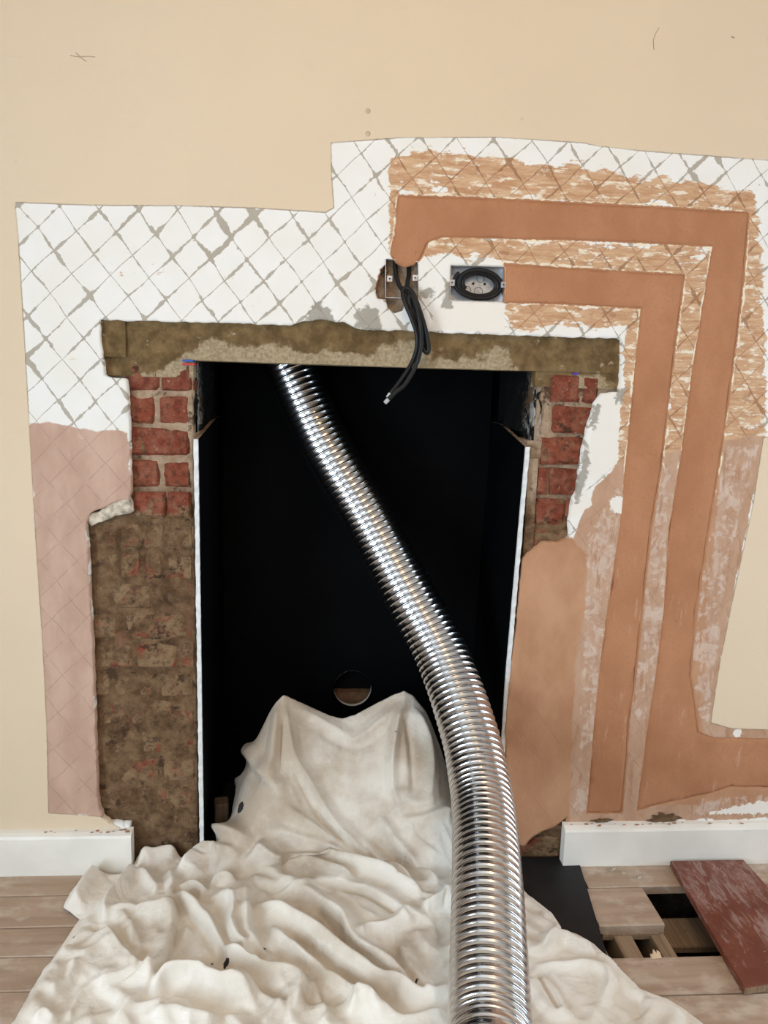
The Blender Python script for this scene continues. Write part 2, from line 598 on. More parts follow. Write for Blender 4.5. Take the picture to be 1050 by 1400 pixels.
def wood_material(name, dark, light, dust, grain=(3, 60, 60), dustamt=.5, rough=.7):
    t = NT(name, rough, .25)
    P2 = t.n.new('ShaderNodeNewGeometry').outputs['Position']
    r = t.rnd()
    off = t.n.new('ShaderNodeCombineXYZ'); t.put(off.inputs[0], t.mul(r, 9)); t.put(off.inputs[1], t.mul(r, 5))
    va = t.n.new('ShaderNodeVectorMath'); va.operation = 'ADD'; t.l.new(P2, va.inputs[0]); t.l.new(off.outputs[0], va.inputs[1])
    v = va.outputs[0]
    g = t.noise(1, 6, .6, v=t.vec(scale=grain, v=v), dist=.6)
    c = t.mix(t.step(g, .3, .7), dark, light)
    c = t.mix(t.mul(t.step(t.noise(1, 5, .65, v=t.vec(scale=(grain[0] * 4, grain[1] * .5, 8), v=v)), .48, .68), dustamt), c, dust)
    c = t.mix(t.mul(t.step(t.noise(40, 5, .7, v=v), .67, .71), .6), c, tuple(d * .45 for d in dark))
    c = t.mix(t.mul(t.step(t.noise(75, 4, .7, v=v), .70, .73), .8), c, (.52, .47, .40))
    t.color(c)
    t.bump(t.add(g, t.mul(t.noise(150, 4), .4)), .45, .0015)
    return t.m


def redboard_material():
    t = NT('red_stained_board', .42, .4)
    n = t.noise(9, 6, .65)
    c = t.mix(t.step(n, .3, .7), (.13, .030, .015), (.20, .056, .030))
    wv = t.noise(1, 6, .75, v=t.vec(scale=(60, 16, 30), rot=(0, 0, .5)), dist=1.2)
    x, y, z = t.xyz()
    k = t.add(wv, t.add(t.mul(t.step(y, -.22, -.04), .12), t.mul(t.sub(n, .5), .35)))
    c = t.mix(t.mul(t.step(k, .58, .76), .55), c, (.40, .31, .28))
    c = t.mix(t.step(t.noise(65, 5, .7), .69, .71), c, (.62, .58, .54))
    t.color(c)
    t.bump(wv, .3, .001)
    return t.m


def cloth_material():
    t = NT('dust_sheet_cotton', .88, .15)
    n = t.noise(6, 5, .6)
    c = t.mix(t.step(n, .3, .7), (.75, .68, .575), (.83, .775, .69))
    st = t.attr('stain')  # stain mask, also carrying shade painted onto the tent
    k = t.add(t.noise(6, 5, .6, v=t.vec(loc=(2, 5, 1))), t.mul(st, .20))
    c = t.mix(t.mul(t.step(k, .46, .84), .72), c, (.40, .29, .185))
    c = t.mix(t.mul(t.step(t.noise(48, 5, .7), .70, .73), .55), c, (.28, .21, .15))
    c = t.mix(t.mul(t.step(t.noise(27, 4, .65, v=t.vec(loc=(6, 2, 9))), .685, .70), .6), c, (.72, .70, .66))
    sp = t.attr('spot')
    c = t.mix(t.step(t.add(sp, t.mul(t.sub(t.noise(150, 3), .5), .008)), .0012, -.0008), c, (.02, .018, .016))
    t.color(c)
    wx = t.n.new('ShaderNodeTexWave'); wx.inputs['Scale'].default_value = 260; t.l.new(t.P, wx.inputs[0])
    pk = t.mul(t.math('ABSOLUTE', t.sub(t.noise(15, 4, .55, dist=.9), .5)), -2.2)
    pk2 = t.mul(t.math('ABSOLUTE', t.sub(t.noise(34, 4, .55, dist=.6, v=t.vec(loc=(4, 7, 1))), .5)), -1.0)
    h = t.add(t.add(pk, pk2), t.add(t.mul(t.noise(60, 5, .6), .3), t.mul(wx.outputs['Fac'], .03)))
    t.bump(h, .30, .008)
    t.b.inputs['Sheen Weight'].default_value = .15
    return t.m


M_WALL = wall_material()
M_CHASE = chase_material()
M_BRICK = brick_material()
M_MORTAR = mortar_material()
M_CONC = concrete_material()
M_SOOT = soot_material()
M_BLACK = black_material()
M_CUT = simple('cut_board_edge', (.72, .72, .70), .8, var=.12, scale=60, bump=.5)
M_FLOOR = wood_material('dusty_floorboard', (.36, .255, .18), (.49, .365, .27), (.58, .485, .395), grain=(2.2, 26, 40), dustamt=.8, rough=.85)
M_JOIST = wood_material('joist_timber', (.22, .145, .085), (.34, .235, .15), (.38, .30, .22), grain=(60, 3, 60))
M_RED = redboard_material()
M_CLOTH = cloth_material()
M_BASE = simple('cream_gloss_paint', (.82, .78, .70), .45, var=.05, scale=9, bump=.1)
M_GALV = simple('galvanised_steel', (.62, .64, .66), .38, metal=.85, var=.2, scale=70, bump=.2)
M_CABLE = simple('black_pvc', (.012, .0115, .011), .45, var=.2, spec=.25, bump=.1)
M_TIP = simple('grey_cable_end', (.50, .49, .47), .5)
M_SLATE = simple('black_slate', (.012, .012, .013), .5, var=.25, scale=14, spec=.25, bump=.15)
M_DIRT = simple('rubble_dust', (.10, .07, .045), .95, var=.5, scale=25, bump=1, bd=.02)
M_ROOM = simple('beige_emulsion', PAINT, .85, var=.03, scale=3)
M_ROOM2 = simple('taupe_emulsion', (.28, .25, .215), .85, var=.03, scale=3)
M_CEIL = simple('white_ceiling_paint', (.78, .77, .74), .9, var=.03)
M_BLUE = simple('blue_plastic', (.02, .09, .42), .4)
M_REDP = simple('red_plastic', (.50, .03, .03), .4)
M_PURP = simple('violet_plastic', (.12, .05, .35), .4)
M_PLUMP = simple('broken_plaster', (.52, .45, .35), .95, var=.55, scale=50, bump=.8, bd=.004)
M_SCREW = simple('dull_brass', (.45, .36, .22), .4, metal=.8)
M_WOODCHIP = simple('fresh_pine', (.72, .52, .34), .7)


def metal_tube_material():
    t = NT('flue_liner_steel', .24, .5)
    t.b.inputs['Metallic'].default_value = 1.0
    t.color((.66, .665, .68))
    t.b.inputs['Roughness'].default_value = .20
    return t.m


M_TUBE = metal_tube_material()

# ================================================================== STRUCTURE
# ------------------------------------------------------------------ chimney wall
HOLE = WP([(136, 437), (260, 440), (395, 444), (412, 439), (440, 436), (470, 440), (492, 450), (650, 456), (851, 463), (850, 500), (848, 536),
           (825, 538), (814, 552), (806, 580), (799, 610), (794, 640), (790, 668), (782, 690), (778, 712), (780, 736), (765, 742), (742, 741), (728, 752),
           (716, 765), (706, 860), (697, 930), (691, 1000), (694, 1080), (700, 1150), (716, 1158), (728, 1146), (744, 1136), (757, 1133), (770, 1122), (775, 1118)])
HOLE += [(HOLE[-1][0], -.05), (W(176, 1140)[0], -.05)]
HOLE += WP([(177, 1128), (150, 1126), (140, 1118), (134, 1105), (130, 1000), (126, 880), (121, 780), (117, 716), (124, 702), (146, 692), (160, 686), (176, 684), (179, 672),
            (177, 600), (174, 530), (172, 517), (150, 516), (142, 512), (138, 470)])
BOX1 = WP([(527, 353), (572, 357), (573, 408), (527, 407)])
GAP1 = WP([(527, 362), (521, 368), (513, 400), (519, 409), (527, 408), (530, 420), (540, 428), (552, 424), (556, 408), (573, 408), (572, 357), (527, 353)])
BOX2 = WP([(616, 362), (692, 364), (692, 413), (615, 411)])


def edge_noise(X, Z, a=.003, s=60):
    return a * 2 * fbm(X * s, Z * s, 3)


def wall_keep(X, Z):
    h = np.minimum(sdf(X, Z, HOLE) + edge_noise(X, Z, .0028), np.minimum(sdf(X, Z, GAP1) + edge_noise(X, Z, .001, 90), sdf(X, Z, BOX2) - .0005))
    return -h


CH_OUT = WP([(545, 268), (640, 270), (760, 276), (900, 283), (1024, 291), (1017, 380), (1005, 480), (990, 590), (969, 723), (951, 834), (944, 924), (955, 1002), (975, 1010), (1012, 1011), (1110, 1012),
             (1110, 1078), (1000, 1076), (960, 1088), (900, 1100), (872, 1108), (886, 1000), (898, 924), (909, 834), (916, 723), (933, 620), (949, 500), (965, 400), (976, 336), (900, 332), (780, 327), (660, 324), (606, 323),
             (585, 330), (576, 352), (566, 362), (553, 366), (541, 358), (534, 345), (541, 320)])
CH_IN = WP([(690, 361), (760, 366), (850, 371), (936, 376), (926, 450), (915, 540), (904, 640), (890, 723), (878, 834), (869, 924), (860, 989), (850, 1112), (803, 1112), (814, 989), (822, 910), (832, 834), (849, 723), (858, 620), (868, 520), (878, 421), (800, 416), (720, 413), (688, 413), (692, 390)])


def chase_sd(X, Z):
    return np.minimum(sdf(X, Z, CH_OUT), sdf(X, Z, CH_IN))


STRIP = WP([(20, 276), (120, 280), (250, 281), (350, 284), (445, 290), (456, 284), (453, 240), (452, 195), (545, 188), (680, 187), (800, 195), (815, 199), (880, 206), (960, 212), (1120, 224),
            (1120, 606), (1044, 598), (1030, 690), (1002, 820), (984, 910), (972, 988), (1000, 996), (1120, 1000), (1120, 1220), (600, 1220), (600, 1140), (176, 1140), (138, 1117), (66, 1112), (64, 1000), (58, 880), (50, 760), (44, 660), (39, 570), (34, 480), (28, 380), (24, 320)])
PINKL = WP([(38, 578), (70, 578), (100, 584), (140, 590), (176, 588), (185, 706), (118, 716), (140, 1116), (60, 1114), (50, 760)])
PINKR = WP([(846, 632), (815, 665), (796, 706), (783, 740), (690, 745), (680, 1000), (690, 1175), (780, 1126), (1070, 1118), (1120, 1000), (972, 990), (1002, 820), (1047, 596), (990, 600), (940, 612), (900, 622), (862, 628)])
BROWNR = WP([(700, 735), (783, 736), (803, 760), (800, 830), (788, 900), (782, 1000), (778, 1130), (690, 1185), (680, 1000)])
BROWN2 = WP([(930, 640), (905, 900), (880, 1100), (1110, 1100), (1110, 1010), (960, 1010), (965, 880), (985, 650)])
ORNG = [(WP([(541, 205), (700, 215), (860, 236), (1038, 262), (1030, 292), (545, 266)]), .030),
        (WP([(620, 324), (978, 338), (940, 378), (690, 364)]), .02),
        (WP([(936, 370), (978, 332), (945, 640), (903, 640)]), .014),
        (WP([(858, 421), (880, 421), (862, 660), (840, 650)]), .012),
        (WP([(690, 410), (878, 420), (875, 446), (690, 448)]), .03),
        (WP([(1020, 288), (1040, 300), (1045, 470), (1048, 600), (985, 610), (1008, 430)]), .02),
        (WP([(533, 215), (547, 210), (547, 355), (533, 345)]), .012),
        (WP([(560, 322), (660, 322), (640, 345), (580, 350)]), .02)]
GREY = [(WP([(798, 730), (850, 650), (855, 650), (836, 860), (806, 1110), (782, 1115), (795, 900)]), .014),
        (WP([(905, 640), (936, 625), (917, 723), (911, 834), (900, 924), (890, 985), (862, 990), (868, 924), (877, 834), (889, 723)]), .009),
        (WP([(990, 606), (1043, 602), (1011, 723), (990, 834), (972, 990), (955, 990), (943, 924), (951, 834), (969, 723)]), .011),
        (WP([(975, 960), (1110, 960), (1110, 998), (975, 992)]), .012),
        (WP([(960, 1088), (1110, 1082), (1110, 1115), (940, 1118)]), .012)]
SPLASH = [WP([(1000, 1000), (1012, 995), (1016, 1003), (1006, 1010)]), WP([(830, 682), (856, 678), (852, 702), (838, 700)]), WP([(788, 670), (800, 668), (810, 690), (795, 702), (779, 706)]),
          WP([(1000, 1104), (1060, 1092), (1060, 1112), (960, 1114)]), 
          WP([(690, 416), (640, 410), (600, 415), (588, 450), (690, 456)]), WP([(820, 545), (850, 520), (846, 632), (812, 660), (800, 640)])]
GRIME = [WP([(793, 640), (800, 612), (807, 625), (802, 655), (797, 672), (789, 690), (787, 676)]), WP([(808, 575), (815, 553), (822, 548), (818, 570), (811, 590)]), WP([(486, 428), (500, 418), (518, 425), (522, 452), (486, 446)]), WP([(418, 440), (424, 424), (432, 410), (452, 424), (460, 444)]), WP([(574, 396), (592, 392), (594, 404), (576, 408)]),
         WP([(610, 385), (616, 385), (618, 420), (604, 420)]), WP([(842, 530), (856, 532), (852, 548), (842, 552)])]
REDB = [WP([(513, 395), (520, 366), (528, 362), (528, 410), (516, 408)])]


def soft(polys, X, Z):
    w = np.zeros(X.shape)
    for pl, s in polys:
        w = np.maximum(w, 1 - sstep(-s, s, sdf(X, Z, pl)))
    return w


def minsd(polys, X, Z):
    d = np.full(X.shape, 1.0)
    for pl in polys:
        d = np.minimum(d, sdf(X, Z, pl))
    return d


def clampd(d): return np.clip(d, -.08, .08)


ATTRS = {
    'stripped': lambda X, Z: clampd(sdf(X, Z, STRIP)),
    'pink': lambda X, Z: clampd(np.minimum(sdf(X, Z, PINKL), sdf(X, Z, PINKR))),
    'brown': lambda X, Z: clampd(np.minimum(sdf(X, Z, BROWNR), sdf(X, Z, BROWN2))),
    'orange': lambda X, Z: soft(ORNG, X, Z),
    'grey': lambda X, Z: soft(GREY, X, Z),
    'chase': lambda X, Z: clampd(chase_sd(X, Z)),
    'splash': lambda X, Z: clampd(minsd(SPLASH, X, Z)),
    'grime': lambda X, Z: clampd(minsd(GRIME, X, Z)),
    'redbrick': lambda X, Z: clampd(minsd(REDB, X, Z)),
    'skim_density': lambda X, Z: 1 - .75 * (1 - sstep(-.006, .01, minsd(SPLASH, X, Z))),
}


def wall_y(X, Z):
    y = .0012 * fbm(X * 6, Z * 6, 2)
    y = y + .006 * sstep(.0015, -.003, chase_sd(X, Z))
    st = sdf(X, Z, STRIP)
    return y + .0012 * sstep(.0, -.006, st)


VX0, VX1, VZ1 = -1.0, 1.2, 2.2
wall = link('wall_front', grid_patch(np.arange(VX0, VX1 + .001, .005), np.arange(0, VZ1 + .001, .005), wall_keep, .02, wall_y, ATTRS, 'wall_front'), M_WALL, smooth=False)
tag(wall, kind='structure')
# the wall goes on plain beyond the worked area
for (a, b, c_, d_) in ((RX0 - .1, VX0, 0, RZ), (VX1, RX1 + .1, 0, RZ), (VX0, VX1, VZ1, RZ)):
    box('wall_extension', a, b, 0, .05, c_, d_, M_ROOM, wall)


def chase_fill(poly, nm):
    xs = np.array([p[0] for p in poly]); zs = np.array([p[1] for p in poly])
    k = lambda X, Z: sdf(X, Z, poly) + edge_noise(X, Z, .0035, 45) - .001 + sstep(1.08, .9, Z) * .016 * fbm(X * 26, Z * 13, 4)
    y = lambda X, Z: .0008 + .002 * fbm(X * 14, Z * 9, 3) + .003 * sstep(-.006, .001, sdf(X, Z, poly))
    me = grid_patch(np.arange(xs.min() - .01, min(xs.max() + .01, VX1), .006), np.arange(zs.min() - .01, zs.max() + .01, .006), k, .008, y, None, nm)
    return link(nm, me, M_CHASE, wall, smooth=True)


tag(chase_fill(CH_OUT, 'plaster_fill'), label='outer brown plaster filling of the cable chase')
tag(chase_fill(CH_IN, 'plaster_fill'), label='inner brown plaster filling of the cable chase')

# ------------------------------------------------------------------ brickwork bared beside the opening
XL0, XL1 = -.70, -.448          # left pier
XR0, XR1 = .352, .56            # right pier
COURSE = .075
ZTOP = 1.2655


def brick_mesh(w, h, d=.06, rough=.003):
    bm = bmesh.new()
    nx, nz = (5, 4) if w > .12 else (4, 4)
    G = []
    for i in range(nx):
        row = []
        for j in range(nz):
            u = i / (nx - 1); v = j / (nz - 1)
            uu = [0, .06, .5, .94, 1][i] if nx == 5 else [0, .1, .9, 1][i]
            vv = [0, .12, .88, 1][j]
            edge = i in (0, nx - 1) or j in (0, nz - 1)
            cor = i in (0, nx - 1) and j in (0, nz - 1)
            y = (.006 if edge else 0) + (.003 if cor else 0) + random.uniform(-rough, rough) * .6
            row.append(bm.verts.new(((uu - .5) * w + random.uniform(-1, 1) * rough * .7, y, (vv - .5) * h + random.uniform(-1, 1) * rough * .7)))
        G.append(row)
    for i in range(nx - 1):
        for j in range(nz - 1):
            bm.faces.new((G[i][j], G[i + 1][j], G[i + 1][j + 1], G[i][j + 1]))
    ring = [G[i][0] for i in range(nx)] + [G[nx - 1][j] for j in range(1, nz)] + [G[i][nz - 1] for i in range(nx - 2, -1, -1)] + [G[0][j] for j in range(nz - 2, 0, -1)]
    bk = [bm.verts.new((v.co.x, d, v.co.z)) for v in ring]
    n = len(ring)
    for i in range(n):
        bm.faces.new((ring[i], ring[(i + 1) % n], bk[(i + 1) % n], bk[i]))
    return bm_mesh('brick', bm)


BR_SHAPES = {}


def put_brick(x0, x1, z0, z1, y):
    o = link('brick', brick_mesh(x1 - x0, z1 - z0), M_BRICK, wall)
    o.location = ((x0 + x1) / 2, y, (z0 + z1) / 2)
    o.rotation_euler = (random.uniform(-.02, .02), random.uniform(-.012, .012), random.uniform(-.02, .02))
    return o


J = .010
def course(k): return ZTOP - (k + 1) * COURSE + J / 2, ZTOP - k * COURSE - J / 2


bx = lambda c: W(100 + c / 3.5, 620, .02)[0]
left = {0: [(bx(262), bx(420)), (bx(425), bx(575))],
        1: [(bx(262), bx(396)), (bx(414), bx(556))],
        2: [(bx(262), bx(556))],
        3: [(bx(266), bx(410)), (bx(428), bx(558))],
        4: [(bx(280), bx(440)), (bx(448), bx(558))],
        5: [(bx(70), bx(196)), (bx(208), bx(312)), (bx(322), bx(430)), (bx(442), bx(570))],
        6: [(bx(75), bx(196)), (bx(208), bx(308)), (bx(330), bx(414)), (bx(430), bx(572))]}
for k in range(0, 17):
    z0, z1 = course(k)
    if z1 < .0: break
    if k in left: spans = left[k]
    else:
        cuts = {0: [-.70, -.60, -.49, -.448], 1: [-.70, -.655, -.545, -.448], 2: [-.70, -.63, -.448]}[k % 3]
        spans = [(a + J / 2 + random.uniform(-.004, .004), b - J / 2) for a, b in zip(cuts, cuts[1:])]
    for a, b in spans:
        put_brick(a, b, max(z0, -.02), z1, .021 + random.uniform(-.002, .002) + (.003 if k > 4 else 0))
rx = lambda c, v=600: W(640 + c / 4.038, v, .02)[0]
right = {0: [(rx(440), rx(600)), (rx(610), rx(700))], 1: [(rx(462), rx(680))], 2: [(rx(412), rx(640))], 3: [(rx(395), rx(452)), (rx(468), rx(640))],
         4: [(rx(395), rx(560)), (rx(572), rx(650))], 5: [(rx(390), rx(600))], 6: [(rx(380), rx(600))],
         15: [(.36, .44), (.45, .56)], 16: [(.36, .50), (.51, .56)]}
for k, spans in right.items():
    z0, z1 = course(k)
    for a, b in spans:
        put_brick(a, b, max(z0, -.02), z1, .020 + random.uniform(-.002, .002))


def mortar_sheet(x0, x1, z0, z1, base, seed):
    xs = np.arange(x0, x1, .006); zs = np.arange(z0, z1, .006)
    y = lambda X, Z: base + .014 * fbm(X * 28 + seed, Z * 28, 4) + .008 * fbm(X * 9 + seed, Z * 9, 2) - .004 * sstep(.93, .88, Z)
    return link('mortar', grid_patch(xs, zs, lambda X, Z: -np.ones(X.shape), .05, y, None, 'mortar'), M_MORTAR, wall, smooth=True)


mortar_sheet(XL0 - .02, XL1 + .002, -.02, 1.30, .0285, 3)
mortar_sheet(XR0, XR1 + .03, -.02, 1.085, .0285, 9)
mortar_sheet(.366, XR1 + .03, 1.08, 1.30, .0285, 9)
mortar_sheet(-.06, .10, 1.39, 1.52, .030, 14)          # rough backing round the single box
LEDGE = WP([(116, 712), (122, 702), (134, 700), (146, 690), (160, 686), (178, 680), (180, 700), (168, 704), (150, 708), (136, 716), (122, 722)])
lx = [p[0] for p in LEDGE]; lz = [p[1] for p in LEDGE]
link('broken_ledge', grid_patch(np.arange(min(lx) - .006, max(lx) + .006, .004), np.arange(min(lz) - .006, max(lz) + .006, .004), lambda X, Z: sdf(X, Z, LEDGE) + edge_noise(X, Z, .004, 70), .03,
     lambda X, Z: .010 + .018 * fbm(X * 45, Z * 60, 3) - .25 * (Z - .90), None, 'broken_ledge'), M_PLUMP, wall)

# ------------------------------------------------------------------ fireplace recess (brick box behind the boards, flue above)
rec = empty('wall_recess', (0, 0, 0), kind='structure')
YB = .42
box('jamb', -.56, -.450, .05, .60, 0, 1.75, M_SOOT, rec)
box('jamb', .362, .47, .05, .60, 0, 1.75, M_SOOT, rec)
box('fireback', -.56, .47, .47, .60, 0, 1.9, M_SOOT, rec)
box('flue_front', -.56, .47, .13, .20, 1.30, 1.9, M_SOOT, rec)
box('flue_top', -.56, .47, .13, .60, 1.88, 1.92, M_SOOT, rec)
box('hearth_base', -.56, .47, 0.0, .60, -.06, -.013, M_SLATE, rec)
# rough sooty reveals above the lining boards
def reveal(xa, ya, xb, yb, z0, z1, seed):
    ns, nz = 44, 34
    V, Fc = [], []
    for i in range(ns + 1):
        for j in range(nz + 1):
            q = i / ns; z = z0 + (z1 - z0) * j / nz
            d = .022 * float(fbm(np.array(q * 7. + seed), np.array(z * 34.), 4)) + .012 * float(fbm(np.array(q * 2.5 + seed), np.array(z * 12.), 2))
            V.append((xa + (xb - xa) * q + (d if xa < 0 else -d) - (.004 if xa < 0 else -.004), ya + (yb - ya) * q + d * .4, z))
    for i in range(ns):
        for j in range(nz):
            a = i * (nz + 1) + j
            Fc.append((a, a + nz + 1, a + nz + 2, a + 1))
    link('sooty_reveal', mesh_from('sooty_reveal', V, Fc), M_SOOT, rec, smooth=True)


reveal(.369, .022, .338, .26, 1.118, 1.275, 1.0)
reveal(-.450, .022, -.438, .30, 1.118, 1.275, 8.0)

# ------------------------------------------------------------------ lintel
lin = empty('concrete_lintel', (W(490, 470)[0], .02, 1.31), label='stained concrete lintel spanning the top of the fireplace opening', cat='lintel')


def noisy_box(name, x0, x1, y0, y1, z0, z1, mat, parent, step=.012, amp=.002, lump=0.0, local=True):
    """front and underside as a fine rough sheet, boxy behind"""
    bm = bmesh.new()
    nx = max(2, int((x1 - x0) / step)); nz = max(2, int((z1 - z0) / step)); ny = 4
    P = Vector(parent.location) if local else Vector((0, 0, 0))
    prof = [(y0 + (y1 - y0) * (1 - j / ny), z1) for j in range(ny)] + [(y0, z1 + (z0 - z1) * j / nz) for j in range(nz + 1)] + [(y0 + (y1 - y0) * j / ny, z0) for j in range(1, ny + 1)]
    rows = []
    for i in range(nx + 1):
        x = x0 + (x1 - x0) * i / nx
        r = []
        for (y, z) in prof:
            n1 = float(fbm(np.array(x * 40.), np.array(z * 40. + y * 31), 3)); n2 = float(fbm(np.array(x * 13. + 5), np.array(z * 13. + y * 17), 2))
            r.append(bm.verts.new(Vector((x, y + n1 * amp * 2 + n2 * lump, z + n2 * amp * 1.5 + n1 * amp)) - P))
        rows.append(r)
    for i in range(nx):
        for j in range(len(prof) - 1):
            bm.faces.new((rows[i][j], rows[i + 1][j], rows[i + 1][j + 1], rows[i][j + 1]))
    bm.faces.new(rows[0]); bm.faces.new(rows[-1])
    return link(name, bm_mesh(name, bm), mat, parent, smooth=False)


def lin_mat_world():
    return M_CONC


LZ0, LZ1 = W(400, 497, .02)[1], W(500, 449, .02)[1] + .004
LX0, LX1 = W(135, 470)[0] - .004, W(851, 490)[0] + .004
beam = noisy_box('beam', LX0 + .045, LX1, .018, .125, LZ0, LZ1 + .012, M_CONC, lin, amp=.0012)
noisy_box('mortar_bed', LX0, W(262, 500)[0], .021, .06, W(140, 513, .02)[1], LZ1 - .03, M_CONC, lin, amp=.002, lump=.008)
noisy_box('mortar_bed', LX0, LX0 + .06, .012, .06, LZ0 + .002, LZ1 + .004, M_CONC, lin, amp=.002, lump=.004)
noisy_box('mortar_bed', W(735, 520)[0], LX1 - .002, .021, .06, W(800, 531, .02)[1], LZ0 + .015, M_CONC, lin, amp=.002, lump=.008)
for nm, mt, u, v, w, lab, yy in (('plastic_shim', M_BLUE, 257, 493, .012, 'blue plastic shim under the left end of the lintel', .016), ('plastic_shim', M_REDP, 258, 498, .014, 'red plastic shim beneath the blue one under the lintel', .014),
                                 ('plastic_shim', M_PURP, 787, 511, .007, 'violet plastic shim under the right end of the lintel', .016)):
    x, z = W(u, v, yy)
    bm = box_bm(-w, w, -.004, .03, -.0022, .0022, .0006)
    bmesh.ops.create_cone(bm, cap_ends=True, segments=6, radius1=.0014, radius2=.0014, depth=.003, matrix=Matrix.Translation((0, -.004, 0)) @ Matrix.Rotation(math.pi / 2, 4, 'X'))
    o = link(nm, bm_mesh(nm, bm), mt)
    o.location = (x, yy, z)
    tag(o, label=lab, cat='shim')

# ------------------------------------------------------------------ black lining boards
def side_board(nm, prof, xs_of, thick, label, yb):
    """prof: (y,z) outline of the board; xs_of(z) inner face x; thick signed outwards"""
    root = empty(nm, (xs_of(0), .2, 0), label=label, cat='lining board')
    L = Vector(root.location)
    bm = bmesh.new()
    A = [bm.verts.new(Vector((xs_of(z), y, z)) - L) for y, z in prof]
    B = [bm.verts.new(Vector((xs_of(z) + thick, y, z)) - L) for y, z in prof]
    n = len(prof)
    kn = [i for i, (y, z) in enumerate(prof) if abs(z - .49) < 1e-6]
    for R_ in (A, B):
        if len(kn) == 2:
            bm.faces.new(R_[kn[0]:kn[1] + 1]); bm.faces.new(R_[kn[1]:] + R_[:kn[0] + 1])
        else: bm.faces.new(R_)
    for i in range(n): bm.faces.new((A[i], A[(i + 1) % n], B[(i + 1) % n], B[i]))
    link('panel', bm_mesh('panel', bm), M_BLACK, root)
    # pale sawn front edge, slightly ragged
    bm = bmesh.new(); rows = []
    zs = np.linspace(.0, 1.088, 110)
    for z in zs:
        j1, j2 = random.uniform(-.0006, .0006), random.uniform(-.0009, .0009)
        x0 = xs_of(z) - math.copysign(.0004, thick); x1 = xs_of(z) + thick
        rows.append([bm.verts.new(Vector(p) - L) for p in ((x0 + j1 * .4, .012, z), (x0 + j1, .0035, z), (x1 + j2, .0035, z), (x1, .012, z))])
    for i in range(len(zs) - 1):
        for j in range(3): bm.faces.new((rows[i][j], rows[i][j + 1], rows[i + 1][j + 1], rows[i + 1][j]))
    tag(link('cut_edge', bm_mesh('cut_edge', bm), M_CUT, root), label='pale sawn front edge')
    # sawn top edge
    bm = bmesh.new()
    pts = [(y, z) for y, z in prof if z > 1.0]
    rows = []
    for (y, z) in pts:
        rows.append([bm.verts.new(Vector((xs_of(z) - math.copysign(.0006, thick), y, z + .001)) - L), bm.verts.new(Vector((xs_of(z) + thick, y, z + .001)) - L)])
    for a, b in zip(rows, rows[1:]): bm.faces.new((a[0], a[1], b[1], b[0]))
    tag(link('top_edge', bm_mesh('top_edge', bm), M_MORTAR, root), label='dusty sawn top edge')


side_board('lining_board', [(.012, 0), (.012, 1.087), (.30, 1.122), (.4195, 1.122), (.4195, 0)], lambda z: -.4375 + (1.09 - z) * .003, -.0095,
           'black painted lining board with pale edge on the left of the opening', YB)
side_board('lining_board', [(.012, 0), (.012, .49), (.012, 1.087), (.29, 1.125), (.415, 1.125), (.415, .49), (.415, 0)], lambda z: .3365 - .017 * min(1, max(0, (1.09 - z) / .6)), .0095,
           'black painted lining board with pale edge on the right of the opening', YB)
# mortar fillets on the board heads
for x0, x1 in ((-.4535, -.4475), (.347, .369)):
    noisy_box('mortar_fillet', x0, x1, .035, .16, 1.045, 1.10, M_MORTAR, rec, step=.006, amp=.003, lump=.006)
for z0, z1, x0, x1 in ((.40, 1.06, .3485, .372), (.0, .40, .338, .37)):
    noisy_box('mortar_fillet', x0, x1, .017, .05, z0, z1, M_MORTAR, rec, step=.012, amp=.002, lump=.004)

bk = empty('back_board', (-.05, YB, 0), label='black painted back board with round pipe hole behind the dust sheet', cat='lining board')
hx, hz = on(482, 941, 1, YB)[[0, 2]]
hr = .057
bm = bmesh.new()
N = 40
ring = [bm.verts.new((hx + hr * math.cos(a) + .05, 0, hz + hr * math.sin(a))) for a in [2 * math.pi * i / N for i in range(N)]]
ring2 = [bm.verts.new((v.co.x, .013, v.co.z)) for v in ring]
outer = []
for i in range(N):
    a = 2 * math.pi * i / N
    c, s = math.cos(a), math.sin(a)
    # ray from hole centre to the board rectangle
    tx = ((.335 - hx) if c > 0 else (-.4365 - hx)) / c if abs(c) > 1e-6 else 1e9
    tz = ((1.84 - hz) if s > 0 else (0 - hz)) / s if abs(s) > 1e-6 else 1e9
    t_ = min(tx, tz)
    outer.append(bm.verts.new((hx + t_ * c + .05, 0, hz + t_ * s)))
for i in range(N):
    j = (i + 1) % N
    bm.faces.new((ring[i], ring[j], outer[j], outer[i]))
panel = link('panel', bm_mesh('panel', bm), M_BLACK, bk)
bm = bmesh.new()
r1 = [bm.verts.new((hx + hr * math.cos(2 * math.pi * i / N) + .05, -.0005, hz + hr * math.sin(2 * math.pi * i / N))) for i in range(N)]
r2 = [bm.verts.new((v.co.x, .014, v.co.z)) for v in r1]
for i in range(N): bm.faces.new((r1[i], r1[(i + 1) % N], r2[(i + 1) % N], r2[i]))
tag(link('hole_edge', bm_mesh('hole_edge', bm), M_CUT, bk), label='pale sawn rim of the round hole')
noisy_box('mortar_bed', hx - .1, hx + .1, YB + .022, YB + .05, hz - .09, hz - .022, M_MORTAR, rec, amp=.003)

